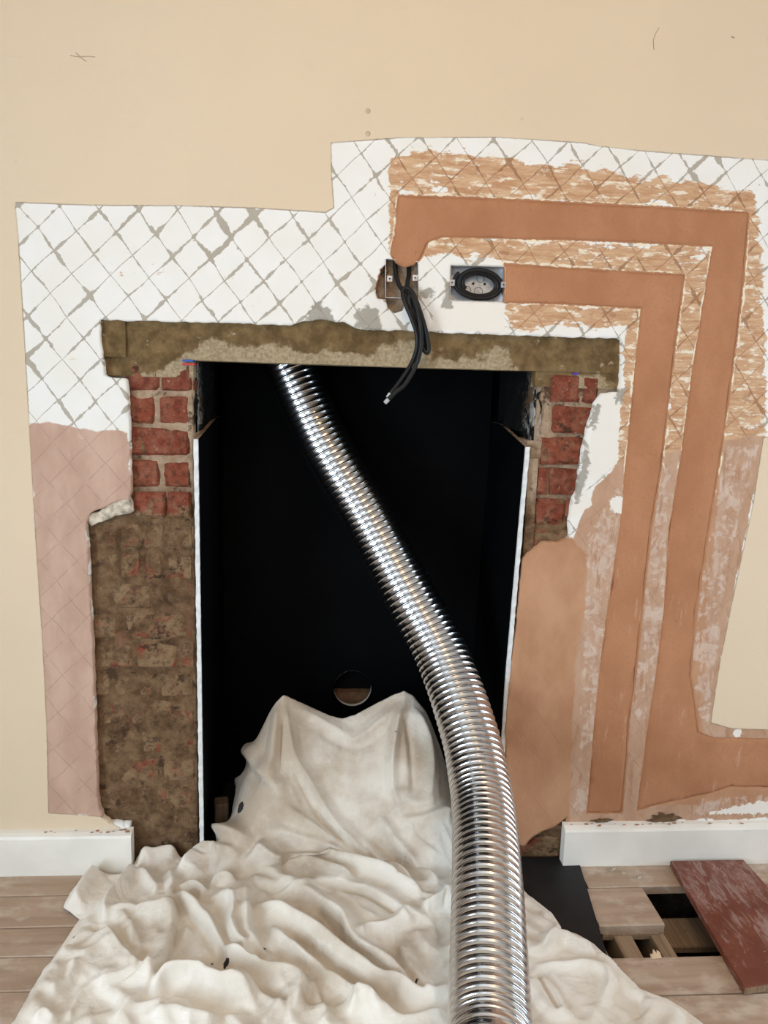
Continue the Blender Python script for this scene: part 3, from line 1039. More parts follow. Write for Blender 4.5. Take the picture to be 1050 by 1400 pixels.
# ------------------------------------------------------------------ skirting
def skirting(name, x0, x1, ends):
    root = empty(name, (0, 0, 0), kind='structure')
    n = 40
    prof = [(0.004, 0.0), (-.026, 0.0), (-.026, .098), (-.023, .104), (-.012, .109), (0.004, .111)]
    bm = bmesh.new(); rows = []
    for i in range(n + 1):
        x = x0 + (x1 - x0) * i / n
        rows.append([bm.verts.new((x, y + (random.uniform(-.0006, .0006) if y < 0 else 0), z + (random.uniform(-.0006, .0006) if z > 0 else 0))) for y, z in prof])
    for i in range(n):
        for j in range(len(prof) - 1): bm.faces.new((rows[i][j], rows[i][j + 1], rows[i + 1][j + 1], rows[i + 1][j]))
    bm.faces.new(rows[0]); bm.faces.new(rows[-1])
    link('skirting_board', bm_mesh('skirting_board', bm), M_BASE, root)
    return root


skl = skirting('baseboard_left', RX0, W(179, 1150, -.026)[0], 1)
skr = skirting('baseboard_right', W(772, 1150, -.026)[0], RX1, 0)


def crumbs(parent, spots, mat, nm):
    for (x, y, z, s) in spots:
        bm = bmesh.new()
        bmesh.ops.create_icosphere(bm, subdivisions=1, radius=s)
        for v in bm.verts: v.co *= 1 + random.uniform(-.55, .45); v.co.z *= .4; v.co.x *= 1.7
        o = link(nm, bm_mesh(nm, bm), mat, parent); o.location = (x, y, z)


crumbs(skl, [(W(u, 1131)[0], -.012 + random.uniform(-.008, .004), .1115, random.uniform(.0012, .004)) for u in (66, 72, 78, 105, 128, 135, 141, 150, 158, 166, 172, 176)], M_CHASE, 'plaster_crumb')
crumbs(skr, [(W(u, 1120)[0], -.010 + random.uniform(-.008, .004), .1115, random.uniform(.0012, .0042)) for u in (780, 800, 808, 816, 838, 850, 868, 876, 886, 895, 905, 912, 920, 932, 968, 995, 1010)], M_CHASE, 'plaster_crumb')
# broken dark pockets over the right skirting
for u0, u1, h in ((812, 834, .005), (888, 924, .013)):
    x0, x1 = W(u0, 1116)[0], W(u1, 1116)[0]
    bm = bmesh.new()
    bmesh.ops.create_icosphere(bm, subdivisions=3, radius=1)
    for v in bm.verts:
        k = 1 + 1.3 * float(vnoise(np.array(v.co.x * 4 + u0), np.array(v.co.z * 4)))
        v.co = Vector((v.co.x * (x1 - x0) / 2 * k, v.co.y * .005, v.co.z * h * k))
    o = link('broken_pocket', bm_mesh('broken_pocket', bm), M_MORTAR, wall); o.location = ((x0 + x1) / 2, .0, .113 + h * .4)

# ------------------------------------------------------------------ floor
floor = empty('floor', (0, 0, 0), kind='structure')
TH = .022


def plank(x0, x1, y0, y1, name='floorboard', mat=None, z1=0.0, th=TH):
    bm = bmesh.new()
    n = max(1, int((x1 - x0) / .25))
    vs0 = []
    xs = [x0 + (x1 - x0) * i / n for i in range(n + 1)]
    prof = [(y0 + .0012, z1 - th), (y0 + .0012, z1 - .002), (y0 + .0035, z1), (y1 - .0035, z1), (y1 - .0012, z1 - .002), (y1 - .0012, z1 - th)]
    rows = [[bm.verts.new((x, y + random.uniform(-.0006, .0006), z + random.uniform(-.0005, .0003))) for y, z in prof] for x in xs]
    for i in range(n):
        for j in range(len(prof)):
            bm.faces.new((rows[i][j], rows[i][(j + 1) % len(prof)], rows[i + 1][(j + 1) % len(prof)], rows[i + 1][j]))
    bm.faces.new(rows[0]); bm.faces.new(rows[-1])
    return link(name, bm_mesh(name, bm), mat or M_FLOOR, floor)


XB = .512                                   # right run of boards starts beside the hearth slab
plank(XB + .02, RX1, -.11, .02)
plank(XB, .668, -.247, -.111)
plank(.80, RX1, -.247, -.111)
plank(.80, RX1, -.345, -.248)
plank(.498 - .02, RX1, -.453, -.346)
for a, b in ((-.572, -.454), (-.70, -.573), (-.82, -.701)):
    plank(.45, RX1, b if b < a else a, max(a, b)) if False else plank(.40, RX1, min(a, b), max(a, b))
ly = [.02, -.10, -.209, -.30, -.395, -.50, -.61, -.72, -.83]
for a, b in zip(ly, ly[1:]):
    plank(RX0, -.46 if a > -.5 else .40, b, a)
for (x0, x1, yy) in ((-.46, .40, 0),):
    plank(x0, .45, -.5, -.395) if False else None
box('floorboard', RX0, RX1, RY, -.8312, -TH, 0, M_FLOOR, floor)
# timbers seen through the opened boards
for (x0, x1) in ((.494, .512), (.545, .589), (.634, .668), (.98, 1.03), (.35, .40)):
    plank_o = box('joist', x0, x1, -.50, .02, -.13, -TH - .001 if x0 > .9 or x0 < .45 else -.0235, M_JOIST, floor, .002)
hy0, hy1 = FL(940, 1294, -.085)[1], FL(940, 1254, -.085)[1]
box('sunken_board', .670, .90, hy0, hy1, -.105, -.085, M_JOIST, floor, .003)
box('batten', .52, .66, -.251, -.246, -.034, -.020, M_JOIST, floor)
xs = np.arange(.0, 1.4, .03); ys = np.arange(-.9, .1, .03)
Xg, Yg = np.meshgrid(xs, ys, indexing='ij')
Zg = -.20 + .03 * fbm(Xg * 6, Yg * 6, 3)
ii = np.arange(Xg.size).reshape(Xg.shape)
o = link('subfloor_rubble', mesh_from('subfloor_rubble', np.stack([Xg, Yg, Zg], -1).reshape(-1, 3),
         np.stack([ii[:-1, :-1], ii[1:, :-1], ii[1:, 1:], ii[:-1, 1:]], -1).reshape(-1, 4)), M_DIRT, floor, smooth=True)
tag(o, kind='stuff')
box('foundation_wall', RX0 - .1, RX1 + .1, .0, .05, -.32, -.025, M_DIRT, floor)
box('subfloor_slab', RX0, RX1, RY, .6, -.32, -.30, M_DIRT, floor)

# hearth slab
hs = prism('hearth_slab', [(-.455, .014), (.536, .014), (.537, -.03), (.525, -.12), (.493, -.352), (.485, -.385), (-.455, -.385)], -.02, .004, M_SLATE, bevel=.0012)
tag(hs, label='flat black hearth slab partly under the dust sheet beside the skirting', cat='hearth slab')

# red board
q = [FL(922, 1184, .02), FL(1021, 1182, .02), (.985, -.425), FL(1018, 1350, .02)]
q[0] = (q[0][0], -.034); q[1] = (q[1][0] + .004, -.034)
rb = empty('loose_board', (.87, -.23, 0), label='loose red-brown board splashed with white plaster lying beside the floor hole', cat='board')
LB = (.87, -.23)
qq = [(x - LB[0], y - LB[1]) for x, y in q]
prism('plank', qq, .0015, .0185, M_RED, rb, .0015)
bm = bmesh.new()
p3, p2 = qq[3], qq[2]
o = prism('sawn_end', [(p3[0] + .001, p3[1] - .0008), (p2[0] - .001, p2[1] - .0008), (p2[0] - .001, p2[1] + .002), (p3[0] + .001, p3[1] + .002)], .003, .017, M_JOIST, rb)
tag(o, label='pale sawn end of the board')

# chips on the floor
def chip(name, pts, th, loc, rot, mat, label, cat, group=None):
    bm = bmesh.new()
    b = [bm.verts.new((x, y, 0)) for x, y in pts]; t_ = [bm.verts.new((x * .9, y * .9, th)) for x, y in pts]
    n = len(pts); bm.faces.new(b); bm.faces.new(t_)
    for i in range(n): bm.faces.new((b[i], b[(i + 1) % n], t_[(i + 1) % n], t_[i]))
    o = link(name, bm_mesh(name, bm), mat); o.location = loc; o.rotation_euler = rot
    return tag(o, label=label, cat=cat, group=group)


cx, cy = FL(896, 1309)
chip('wood_splinter', [(-.012, -.004), (.014, -.004), (.012, .008), (.006, .013), (.003, .006), (-.002, .015), (-.006, .005), (-.011, .007)], .004, (cx, cy, .002), (math.radians(50), 0, .1), M_WOODCHIP,
     'pale jagged splinter of fresh wood by the narrow floor slots', 'splinter')
for i, (u, v, s, lab) in enumerate(((838, 1189, .010, 'largest grey plaster crumb on the boards by the skirting'), (852, 1194, .006, 'small grey plaster crumb right of the largest one'),
                                    (873, 1200, .008, 'long pale plaster crumb lying toward the red board'))):
    x, y = FL(u, v)
    pts = [(math.cos(a) * s * random.uniform(.7, 1.5), math.sin(a) * s * random.uniform(.4, .8)) for a in [k * math.pi / 3 for k in range(6)]]
    chip('plaster_chip', pts, .004, (x, y, .0005), (0, 0, random.uniform(-.5, .5)), M_PLUMP, lab, 'plaster chip', 'plaster crumbs on the floorboards')

# ------------------------------------------------------------------ the rest of the room (behind and beside the camera)
ce = tag(box('ceiling', RX0 - .1, RX1 + .1, RY - .1, .05, RZ, RZ + .08, M_CEIL), kind='structure')
wb = empty('wall_back', (0, 0, 0), kind='structure')
for a in ((RX0 - .1, WIN3[0], 0, RZ), (WIN3[1], RX1 + .1, 0, RZ), (WIN3[0], WIN3[1], 0, WIN3[2]), (WIN3[0], WIN3[1], WIN3[3], RZ)):
    box('wall_panel', a[0], a[1], RY - .1, RY, a[2], a[3], M_ROOM2, wb)
wn = empty('window_3', (0, 0, 0), kind='structure')
for a in ((WIN3[0], WIN3[0] + .05, WIN3[2], WIN3[3]), (WIN3[1] - .05, WIN3[1], WIN3[2], WIN3[3]), (WIN3[0], WIN3[1], WIN3[2], WIN3[2] + .05), (WIN3[0], WIN3[1], WIN3[3] - .05, WIN3[3]), (WIN3[0], WIN3[1], 1.53, 1.57)):
    box('window_frame', a[0], a[1], RY - .08, RY - .02, a[2], a[3], M_CEIL, wn)
for nm, k, xa, xb, w_ in (('wall_left', 1, RX0 - .1, RX0, WIN1), ('wall_right', 2, RX1, RX1 + .1, WIN2)):
    r_ = empty(nm, (0, 0, 0), kind='structure')
    y0, y1, z0, z1 = w_
    box('wall_panel', xa, xb, RY, y0, 0, RZ, M_ROOM2, r_)
    box('wall_panel', xa, xb, y1, 0, 0, RZ, M_ROOM2, r_)
    box('wall_panel', xa, xb, y0, y1, 0, z0, M_ROOM2, r_)
    box('wall_panel', xa, xb, y0, y1, z1, RZ, M_ROOM2, r_)
    wn = empty('window_%d' % k, (0, 0, 0), kind='structure')
    for a in ((y0, y0 + .05, z0, z1), (y1 - .05, y1, z0, z1), (y0, y1, z0, z0 + .05), (y0, y1, z1 - .05, z1), (y0, y1, (z0 + z1) / 2 - .02, (z0 + z1) / 2 + .02)):
        box('window_frame', xa + .02, xa + .08, a[0], a[1], a[2], a[3], M_CEIL, wn)

# ================================================================== THINGS
# ------------------------------------------------------------------ flue liner
TP = [(330, 380, .322), (362, 440, .318), (396, 500, .308), (441, 600, .275), (501, 703, .22), (553, 800, .14), (606, 900, .035), (641, 1000, -.115), (654, 1060, -.21), (661, 1110, -.30), (666, 1200, -.47), (668, 1300, -.615), (670, 1400, -.74)]
pts = [on(u, v, 1, y) for u, v, y in TP]
e_ = pts[-1]
g_ = pts[-1] - pts[-2]
pts += [e_ + g_ * .9 + np.array([0, -.01, .012]), np.array([e_[0] - .006, -1.0, .0770]), np.array([e_[0] - .006, -1.25, .0755])]
path = catmull(pts, 24)
seg_l = np.r_[0, np.cumsum(np.linalg.norm(np.diff(path, axis=0), axis=1))]
PITCH = .0172
NS = int(seg_l[-1] / PITCH * 22)
sv = np.linspace(0, seg_l[-1], NS)
path = np.stack([np.interp(sv, seg_l, path[:, k]) for k in range(3)], -1)
ker = np.hanning(61); ker /= ker.sum()
pp = np.pad(path, ((30, 30), (0, 0)), mode='reflect', reflect_type='odd')
path = np.stack([np.convolve(pp[:, k], ker, 'valid') for k in range(3)], -1)
SEG = 56
R0 = .0665
th = np.linspace(0, 1, SEG, endpoint=False)
radii = []
for s in sv:
    ph = ((s / PITCH + th) % 1.0)
    major = np.exp(-((np.minimum(ph, 1 - ph)) / .17) ** 2)
    minor = .5 + .5 * np.cos(2 * np.pi * ph * 3)
    radii.append(R0 + .0021 * major + .0003 * minor)
v_, f_ = sweep(path, np.array(radii), SEG, caps=False)
fl = link('flue_liner', mesh_from('flue_liner', v_, f_), M_TUBE, smooth=True)
tag(fl, label='corrugated silver flexible flue liner curving down from the chimney onto the dust sheet', cat='flue liner')


# ------------------------------------------------------------------ back boxes and cables
def back_box(poly, label, lugs, knock, dep=.036):
    xs = [p[0] for p in poly]; zs = [p[1] for p in poly]
    cx, cz = sum(xs) / 4, sum(zs) / 4
    root = empty('back_box', (cx, .002, cz), label=label, cat='electrical box')
    bm = bmesh.new()
    q = [(x - cx, z - cz) for x, z in poly]
    ins = [(x * (1 - .0013 / abs(x)), z * (1 - .0013 / abs(z))) for x, z in q]
    of = [bm.verts.new((x, 0, z)) for x, z in q]; inf = [bm.verts.new((x, 0, z)) for x, z in ins]
    ib = [bm.verts.new((x, dep, z)) for x, z in ins]; ob = [bm.verts.new((x, dep + .001, z)) for x, z in q]
    for i in range(4):
        j = (i + 1) % 4
        bm.faces.new((of[i], of[j], inf[j], inf[i])); bm.faces.new((inf[i], inf[j], ib[j], ib[i])); bm.faces.new((of[i], of[j], ob[j], ob[i]))
    bm.faces.new(ib); bm.faces.new(ob)
    link('box_shell', bm_mesh('box_shell', bm), M_GALV, root)
    for (x, z) in lugs:
        bm = box_bm(x - .006, x + .006, .001, .003, z - .007, z + .007, .0008)
        bmesh.ops.create_cone(bm, cap_ends=True, segments=12, radius1=.0028, radius2=.0028, depth=.006, matrix=Matrix.Translation((x, .004, z)) @ Matrix.Rotation(math.pi / 2, 4, 'X'))
        lug = link('screw_lug', bm_mesh('screw_lug', bm), M_GALV, root)
        bm = bmesh.new()
        bmesh.ops.create_cone(bm, cap_ends=True, segments=12, radius1=.0016, radius2=.0016, depth=.0012, matrix=Matrix.Translation((x, .0006, z)) @ Matrix.Rotation(math.pi / 2, 4, 'X'))
        tag(link('screw_hole', bm_mesh('screw_hole', bm), M_CABLE, lug), label='dark threaded hole')
    for (x, z, r, m) in knock:
        t_ = np.linspace(0, 2 * np.pi, 24, endpoint=False)
        if m:
            bm = bmesh.new()
            bmesh.ops.create_cone(bm, cap_ends=True, segments=16, radius1=r, radius2=r, depth=.002, matrix=Matrix.Translation((x, dep - .001, z)) @ Matrix.Rotation(math.pi / 2, 4, 'X'))
            link('fixing_screw', bm_mesh('fixing_screw', bm), M_CABLE, root)
        else:
            tube('knockout', np.stack([x + r * np.cos(t_), np.full(24, dep - .0005), z + r * np.sin(t_)], -1), .0006, M_CABLE, root, 5, True)
    return root


b2 = back_box(BOX2, 'wide galvanised double box sunk in the wall with cable coiled inside', [(-.060, 0), (.060, 0)], [(-.005, .004, .003, 1), (.022, .004, .003, 1), (-.02, -.012, .010, 0), (.012, .016, .009, 0), (.008, -.014, .010, 0)])
b1 = back_box(BOX1, 'narrow galvanised single box sunk in the wall over the lintel', [(-.028, .0), (.03, .004)], [(.018, .026, .003, 1), (0, -.01, .010, 0)])
xw, zw = W(545, 362, .02)
# coil in the wide box
cx, cz = W(655, 388, .01)
t_ = np.linspace(0, 2 * np.pi * 3.2, 200)
rr = 1 - .10 * t_ / (2 * np.pi)
xa = cx + (.056 * rr) * np.cos(t_ + 2.5) - .002 * np.cos(t_ * .5)
za = cz + (.0335 * rr) * np.sin(t_ + 2.5) - .06 * (xa - cx)
ya = .012 + .010 * (t_ / t_[-1]) + .003 * np.sin(t_ * .9)
ext = [(cx + .060, .026, cz - .004)]
coil = tube('cable_coil', np.stack([xa, ya, za], -1), .0047, M_CABLE, None, 10)
tag(coil, label='black cable wound in an oval coil inside the wide box', cat='cable')


def pcable(name, P, r, tip, label):
    root = empty(name, tuple(on(P[0][0], P[0][1], 1, P[0][2])), label=label, cat='cable')
    L = np.array(root.location)
    pth = catmull([on(u, v, 1, y) for u, v, y in P], 12) - L
    tube('sheath', pth, r, M_CABLE, root, 10)
    d = pth[-1] - pth[-2]; d /= np.linalg.norm(d)
    if tip:
        tag(tube('stripped_end', np.array([pth[-1] - d * .002, pth[-1] + d * .004, pth[-1] + d * tip]), [r * .9, r * .95, r * .85], M_TIP, root, 8), label='grey stripped end')


pcable('power_cable', [(540, 352, .028), (541, 372, .018), (545, 388, .004), (553, 402, -.012), (564, 430, -.022), (572, 452, -.022), (578, 475, -.022), (584, 482, -.024), (586, 474, -.026), (582, 452, -.030), (574, 425, -.030), (566, 404, -.022), (558, 394, -.014), (551, 397, -.014), (553, 412, -.022),
                       (563, 436, -.030), (570, 458, -.030), (569, 480, -.028), (561, 500, -.026), (548, 520, -.026), (534, 538, -.028)], .0053, .012, 'black cable out of the single box with the higher grey end')
pcable('power_cable', [(558, 356, .028), (559, 374, .020), (557, 390, .002), (560, 402, -.012), (570, 428, -.014), (577, 452, -.014), (583, 470, -.014), (581, 478, -.016), (576, 470, -.020), (569, 448, -.022), (561, 420, -.020), (560, 404, -.018), (567, 412, -.026), (573, 436, -.036),
                       (576, 462, -.036), (574, 482, -.034), (567, 503, -.032), (553, 526, -.032), (541, 536, -.034), (531, 546, -.036)], .0053, .012, 'black cable out of the single box with the lower grey end')

# ------------------------------------------------------------------ plugs and scratches on the painted wall
for (u, v, lab) in ((503, 152, 'upper filled screw hole in the beige wall'), (503, 183, 'lower filled screw hole just above the stripped patch')):
    x, z = W(u, v)
    bm = bmesh.new()
    bmesh.ops.create_uvsphere(bm, u_segments=16, v_segments=8, radius=.006)
    for q_ in bm.verts: q_.co.y *= .45
    bmesh.ops.create_cone(bm, cap_ends=True, segments=10, radius1=.002, radius2=.002, depth=.003, matrix=Matrix.Translation((.0005, -.0026, .0005)) @ Matrix.Rotation(math.pi / 2, 4, 'X'))
    o = link('wall_plug', bm_mesh('wall_plug', bm), simple('plug_filler', (.53, .41, .29), .8)); o.location = (x, 0, z)
    tag(o, label=lab, cat='wall plug')
for P, r in (([(894, 68), (893, 55), (897, 45), (901, 38)], .0008), ([(96, 76), (108, 78), (120, 77), (130, 78)], .0007), ([(104, 72), (112, 80), (118, 84)], .0007), ([(1000, 50), (1004, 52)], .0015)):
    tube('scratch', np.array([(W(u, v)[0], -.0002, W(u, v)[1]) for u, v in P]), r, simple('scratch_line', (.42, .33, .24), .9, bump=0), wall, 5)

# ------------------------------------------------------------------ brown block behind the sheet
x, y = FL(306, 1128)
bl = link('timber_block', bm_mesh('timber_block', box_bm(-.018, .018, -.012, .03, 0, .115, .003)), wood_material('dark_timber', (.05, .032, .02), (.10, .065, .04), (.13, .09, .06), grain=(50, 50, 3)))
bl.location = (-.402, .10, .0045); bl.rotation_euler = (0, 0, .2)
tag(bl, label='small dark timber block standing left of the sheet inside the fireplace', cat='block')

# ------------------------------------------------------------------ dust sheet
GX = np.arange(-.90, .78, .0030); GY = np.arange(-.88, .335, .0030)
X, Y = np.meshgrid(GX, GY, indexing='ij')
SPX = np.array([-.46, -.41, -.385, -.36, -.335, -.31, -.285, -.265, -.245, -.22, -.17, -.12, -.085, -.05, 0, .05, .087, .112, .14, .165, .19, .215, .25, .30, .36])
SPZ = np.array([.012, .03, .07, .14, .205, .262, .318, .352, .372, .358, .327, .303, .292, .302, .33, .36, .376, .362, .325, .28, .215, .14, .06, .02, .01])


def tent(X, Y):
    S = np.interp(X, SPX, SPZ)
    yc = .195 + .02 * np.cos(X * 9)
    s = np.clip((yc - Y) / (.265 + .02 * np.sin(X * 11)), 0, 1.3)
    g = np.where(s < 1, (1 - s) ** 1.25 * (1 + .25 * s), 0)
    b = np.clip(1 - (Y - yc) / .13, 0, 1) ** .8
    return np.where(Y <= yc, S * g, S * b)


def base_h(X, Y):
    t = tent(X, Y)
    low = .014 + .010 * (fbm(X * 4 + 3, Y * 4, 2) + .5)
    heap = .035 * np.exp(-(((X + .18) / .42) ** 2 + ((Y + .12) / .20) ** 2))
    return np.sqrt(t * t + .0) + low + heap


Zb = base_h(X, Y)


def cast(u, v):
    """where the sight line of a photo pixel meets the base sheet"""
    d = ray(u, v)
    t0, t1 = (.5 - CAM[2]) / d[2], (-.01 - CAM[2]) / d[2]
    ts = np.linspace(t0, t1, 400)
    P = CAM[None] + d[None] * ts[:, None]
    h = base_h(P[:, 0], P[:, 1])
    k = np.argmax(P[:, 2] < h)
    return P[k]


c1 = lambda L: [(cx / 3, 1100 + cy / 3) for cx, cy in L]
c2 = lambda L: [(300 + cx / 3, 1100 + cy / 3) for cx, cy in L]
c3 = lambda L: [(280 + cx / 2.917, 930 + cy / 2.917) for cx, cy in L]
c4 = lambda L: [(690 + cx / 3.5, 1180 + cy / 3.5) for cx, cy in L]
# (kind, photo polyline, height, width): r ridge, v furrow, s step (full on the left of travel, dropping sharply to the right)
FOLDS = [
    ('r', c1([(600, 180), (700, 150), (800, 100), (860, 90), (960, 110), (1050, 150)]), .040, .022),
    ('r', c1([(1050, 150), (1080, 180), (1120, 210), (1160, 215)]), .030, .020),
    ('v', c1([(660, 180), (760, 190), (850, 170), (980, 185)]), -.016, .012),
    ('r', c1([(560, 230), (640, 200), (740, 210)]), .022, .02),
    ('r', c1([(720, 290), (820, 210), (900, 180), (1000, 215)]), .026, .022),
    ('v', c1([(690, 350), (760, 330), (830, 375), (880, 320), (940, 320)]), -.014, .010),
    ('r', c1([(720, 320), (800, 325), (850, 350), (890, 300), (940, 290), (970, 310)]), .016, .009),
    ('r', c1([(570, 250), (650, 350), (705, 340), (700, 250)]), .014, .012),
    ('v', c1([(640, 350), (690, 355)]), -.014, .010),
    ('s', c1([(490, 860), (600, 770), (690, 620), (722, 430), (700, 360)]), .020, .10),
    ('r', c1([(700, 350), (780, 400), (860, 480), (900, 560), (940, 620), (1050, 660)]), .022, .015),
    ('v', c1([(760, 410), (800, 480), (760, 560), (720, 650)]), -.010, .02),
    ('r', c1([(900, 350), (960, 410), (950, 500), (980, 580), (1040, 640)]), .024, .012),
    ('v', c1([(870, 380), (900, 470), (930, 560), (1000, 640)]), -.012, .014),
    ('r', c1([(1000, 330), (1020, 420), (1010, 520), (1060, 620)]), .014, .012),
    ('r', c1([(600, 790), (680, 720), (780, 715), (880, 750), (960, 770), (1060, 800)]), .036, .018),
    ('v', c1([(640, 800), (700, 770), (780, 770), (840, 820), (940, 830), (1050, 830)]), -.016, .010),
    ('s', c1([(280, 880), (310, 800), (380, 745), (480, 715), (560, 680), (500, 610), (450, 530), (420, 490)]), .009, .05),
    ('s', c1([(640, 700), (560, 660), (500, 600), (440, 500)]), .010, .04),
    ('r', c1([(430, 480), (440, 400), (500, 320), (560, 240)]), .018, .012),
    ('r', c1([(450, 430), (560, 420), (640, 430), (720, 400)]), .012, .016),
    ('r', c1([(270, 430), (340, 340), (400, 260), (450, 255)]), .020, .03),
    ('v', c1([(400, 520), (430, 490)]), -.016, .012),
    ('r', c1([(200, 800), (290, 700), (310, 640)]), .014, .02),
    ('r', c1([(90, 880), (180, 700), (300, 560)]), .014, .03),
    ('v', c1([(190, 860), (250, 760), (290, 640)]), -.008, .014),
    ('r', c1([(130, 890), (180, 860), (230, 890)]), .014, .012),
    ('r', c1([(460, 890), (520, 840), (620, 820), (700, 800)]), .012, .014),
    ('r', c1([(620, 890), (700, 850), (800, 870), (900, 880)]), .014, .02),
    ('r', c1([(280, 880), (310, 800), (380, 745), (480, 715), (560, 680), (500, 610), (450, 530), (420, 490)]), .0035, .0035),
    ('r', c1([(640, 700), (560, 660), (500, 600), (440, 500)]), .0035, .0035),
    ('v', c1([(600, 780), (690, 630), (730, 430), (705, 360)]), -.016, .007),
    ('v', c1([(690, 355), (760, 420), (850, 520), (930, 640)]), -.012, .007),
    # middle and right of the heap
    ('v', c2([(140, 285), (180, 330), (330, 350), (430, 440), (500, 540), (600, 640), (760, 740)]), -.014, .006),
    ('v', c2([(400, 320), (500, 330), (600, 350), (690, 400), (770, 445)]), -.018, .006),
    ('v', c2([(180, 170), (330, 200), (470, 250), (600, 300)]), -.010, .007),
    ('v', c2([(560, 120), (640, 230), (720, 290), (860, 380)]), -.012, .007),
    ('r', c2([(230, 180), (330, 195), (450, 220), (560, 250), (660, 280), (800, 350), (900, 400)]), .030, .016),
    ('v', c2([(200, 170), (330, 180), (450, 205), (600, 245), (700, 280), (850, 370)]), -.016, .013),
    ('s', c2([(900, 480), (760, 440), (690, 395), (600, 345), (500, 325), (400, 315), (340, 345), (250, 330), (170, 325), (140, 280)][::-1]), .014, .035),
    ('r', c2([(240, 260), (330, 235), (450, 260), (560, 300)]), .014, .02),
    ('r', c2([(200, 340), (330, 350), (420, 410), (500, 470), (530, 540), (590, 600), (680, 660), (830, 760)]), .026, .014),
    ('v', c2([(340, 360), (430, 450), (500, 520), (560, 590), (640, 660), (760, 720)]), -.012, .014),
    ('r', c2([(120, 400), (240, 430), (330, 480), (420, 540), (520, 620), (640, 700), (800, 770), (930, 800)]), .026, .016),
    ('v', c2([(280, 530), (370, 590), (490, 690), (620, 780), (760, 860)]), -.030, .0075),
    ('r', c2([(190, 470), (270, 560), (370, 640), (500, 740), (620, 830), (760, 890)]), .020, .014),
    ('v', c2([(250, 590), (340, 640), (430, 710), (530, 800)]), -.012, .016),
    ('r', c2([(110, 400), (120, 500), (160, 590), (220, 670)]), .014, .014),
    ('r', c2([(0, 600), (90, 640), (200, 680), (300, 690), (340, 740), (300, 860)]), .022, .014),
    ('v', c2([(0, 700), (140, 740), (260, 840)]), -.012, .02),
    ('r', c2([(0, 740), (110, 745), (200, 790), (280, 860)]), .020, .016),
    ('r', c2([(540, 870), (570, 800), (640, 860), (680, 900)]), .016, .013),
    ('r', c2([(580, 560), (600, 500), (680, 490), (790, 430)]), .012, .012),
    ('r', c2([(730, 540), (760, 640), (820, 730), (880, 780), (940, 730)]), .014, .012),
    ('v', c2([(740, 520), (730, 600), (780, 690), (850, 780)]), -.010, .010),
    ('r', c2([(800, 500), (850, 580), (920, 630)]), .010, .012),
    ('r', c2([(830, 430), (900, 400), (930, 370), (945, 430)]), .026, .012),
    ('r', c2([(640, 860), (760, 880), (940, 840)]), .010, .016),
    # tent
    ('r', c3([(318, 70), (330, 190), (350, 300), (420, 410), (500, 540), (620, 660), (760, 760), (900, 850)]), .016, .011),
    ('v', c3([(340, 300), (400, 430), (490, 570), (600, 680), (720, 770)]), -.010, .010),
    ('r', c3([(300, 80), (285, 220), (270, 330), (262, 410)]), .014, .009),
    ('v', c3([(318, 130), (305, 300), (290, 410)]), -.010, .014),
    ('r', c3([(200, 200), (180, 290), (240, 370), (290, 440), (250, 520)]), .026, .012),
    ('v', c3([(150, 310), (200, 380), (230, 470)]), -.012, .012),
    ('r', c3([(150, 300), (200, 270), (240, 220)]), .012, .010),
    ('r', c3([(800, 70), (780, 160), (760, 280), (755, 400), (770, 500)]), .020, .010),
    ('r', c3([(825, 90), (880, 220), (895, 350), (880, 480)]), .016, .016),
    ('v', c3([(790, 120), (820, 240), (830, 400), (820, 480)]), -.010, .014),
    ('s', c3([(920, 480), (870, 490), (780, 510), (760, 420)][::-1]), .018, .03),
    ('r', c3([(780, 540), (860, 540), (940, 510), (980, 520)]), .014, .012),
    ('s', c3([(940, 690), (900, 660), (850, 620), (810, 550), (740, 490)]), .008, .03),
    ('r', c3([(690, 520), (740, 590), (820, 690), (900, 790), (950, 850)]), .018, .014),
    ('v', c3([(660, 600), (760, 700), (860, 800)]), -.010, .016),
    ('r', c3([(320, 85), (430, 140), (540, 200), (600, 230), (700, 160), (790, 80)]), .012, .010),
    ('v', c3([(440, 190), (560, 250), (640, 250), (740, 180)]), -.006, .016),
    ('r', c3([(290, 480), (400, 550), (540, 640), (680, 730), (850, 820)]), .014, .014),
    ('r', c3([(220, 580), (330, 600), (450, 640), (560, 690)]), .010, .014),
    ('v', c3([(200, 540), (320, 560), (460, 610)]), -.008, .014),
    ('r', c3([(150, 380), (110, 450), (95, 560)]), .016, .014),
    # right of the liner
    ('s', c4([(110, 430), (180, 410), (230, 350), (275, 300)]), .016, .05),
    ('r', c4([(180, 410), (230, 355), (290, 345), (350, 380), (400, 400), (430, 450)]), .014, .009),
    ('r', c4([(130, 485), (260, 485), (400, 480), (470, 510), (490, 570), (470, 680)]), .010, .008),
    ('v', c4([(140, 500), (200, 590), (270, 720)]), -.014, .012),
    ('r', c4([(150, 510), (220, 600), (290, 740)]), .014, .016),
    ('r', c4([(440, 410), (540, 500), (620, 590), (650, 660)]), .012, .03),
    ('v', c4([(500, 600), (580, 660), (660, 740)]), -.010, .016),
    ('r', c4([(640, 660), (760, 700), (860, 750)]), .012, .03),
]
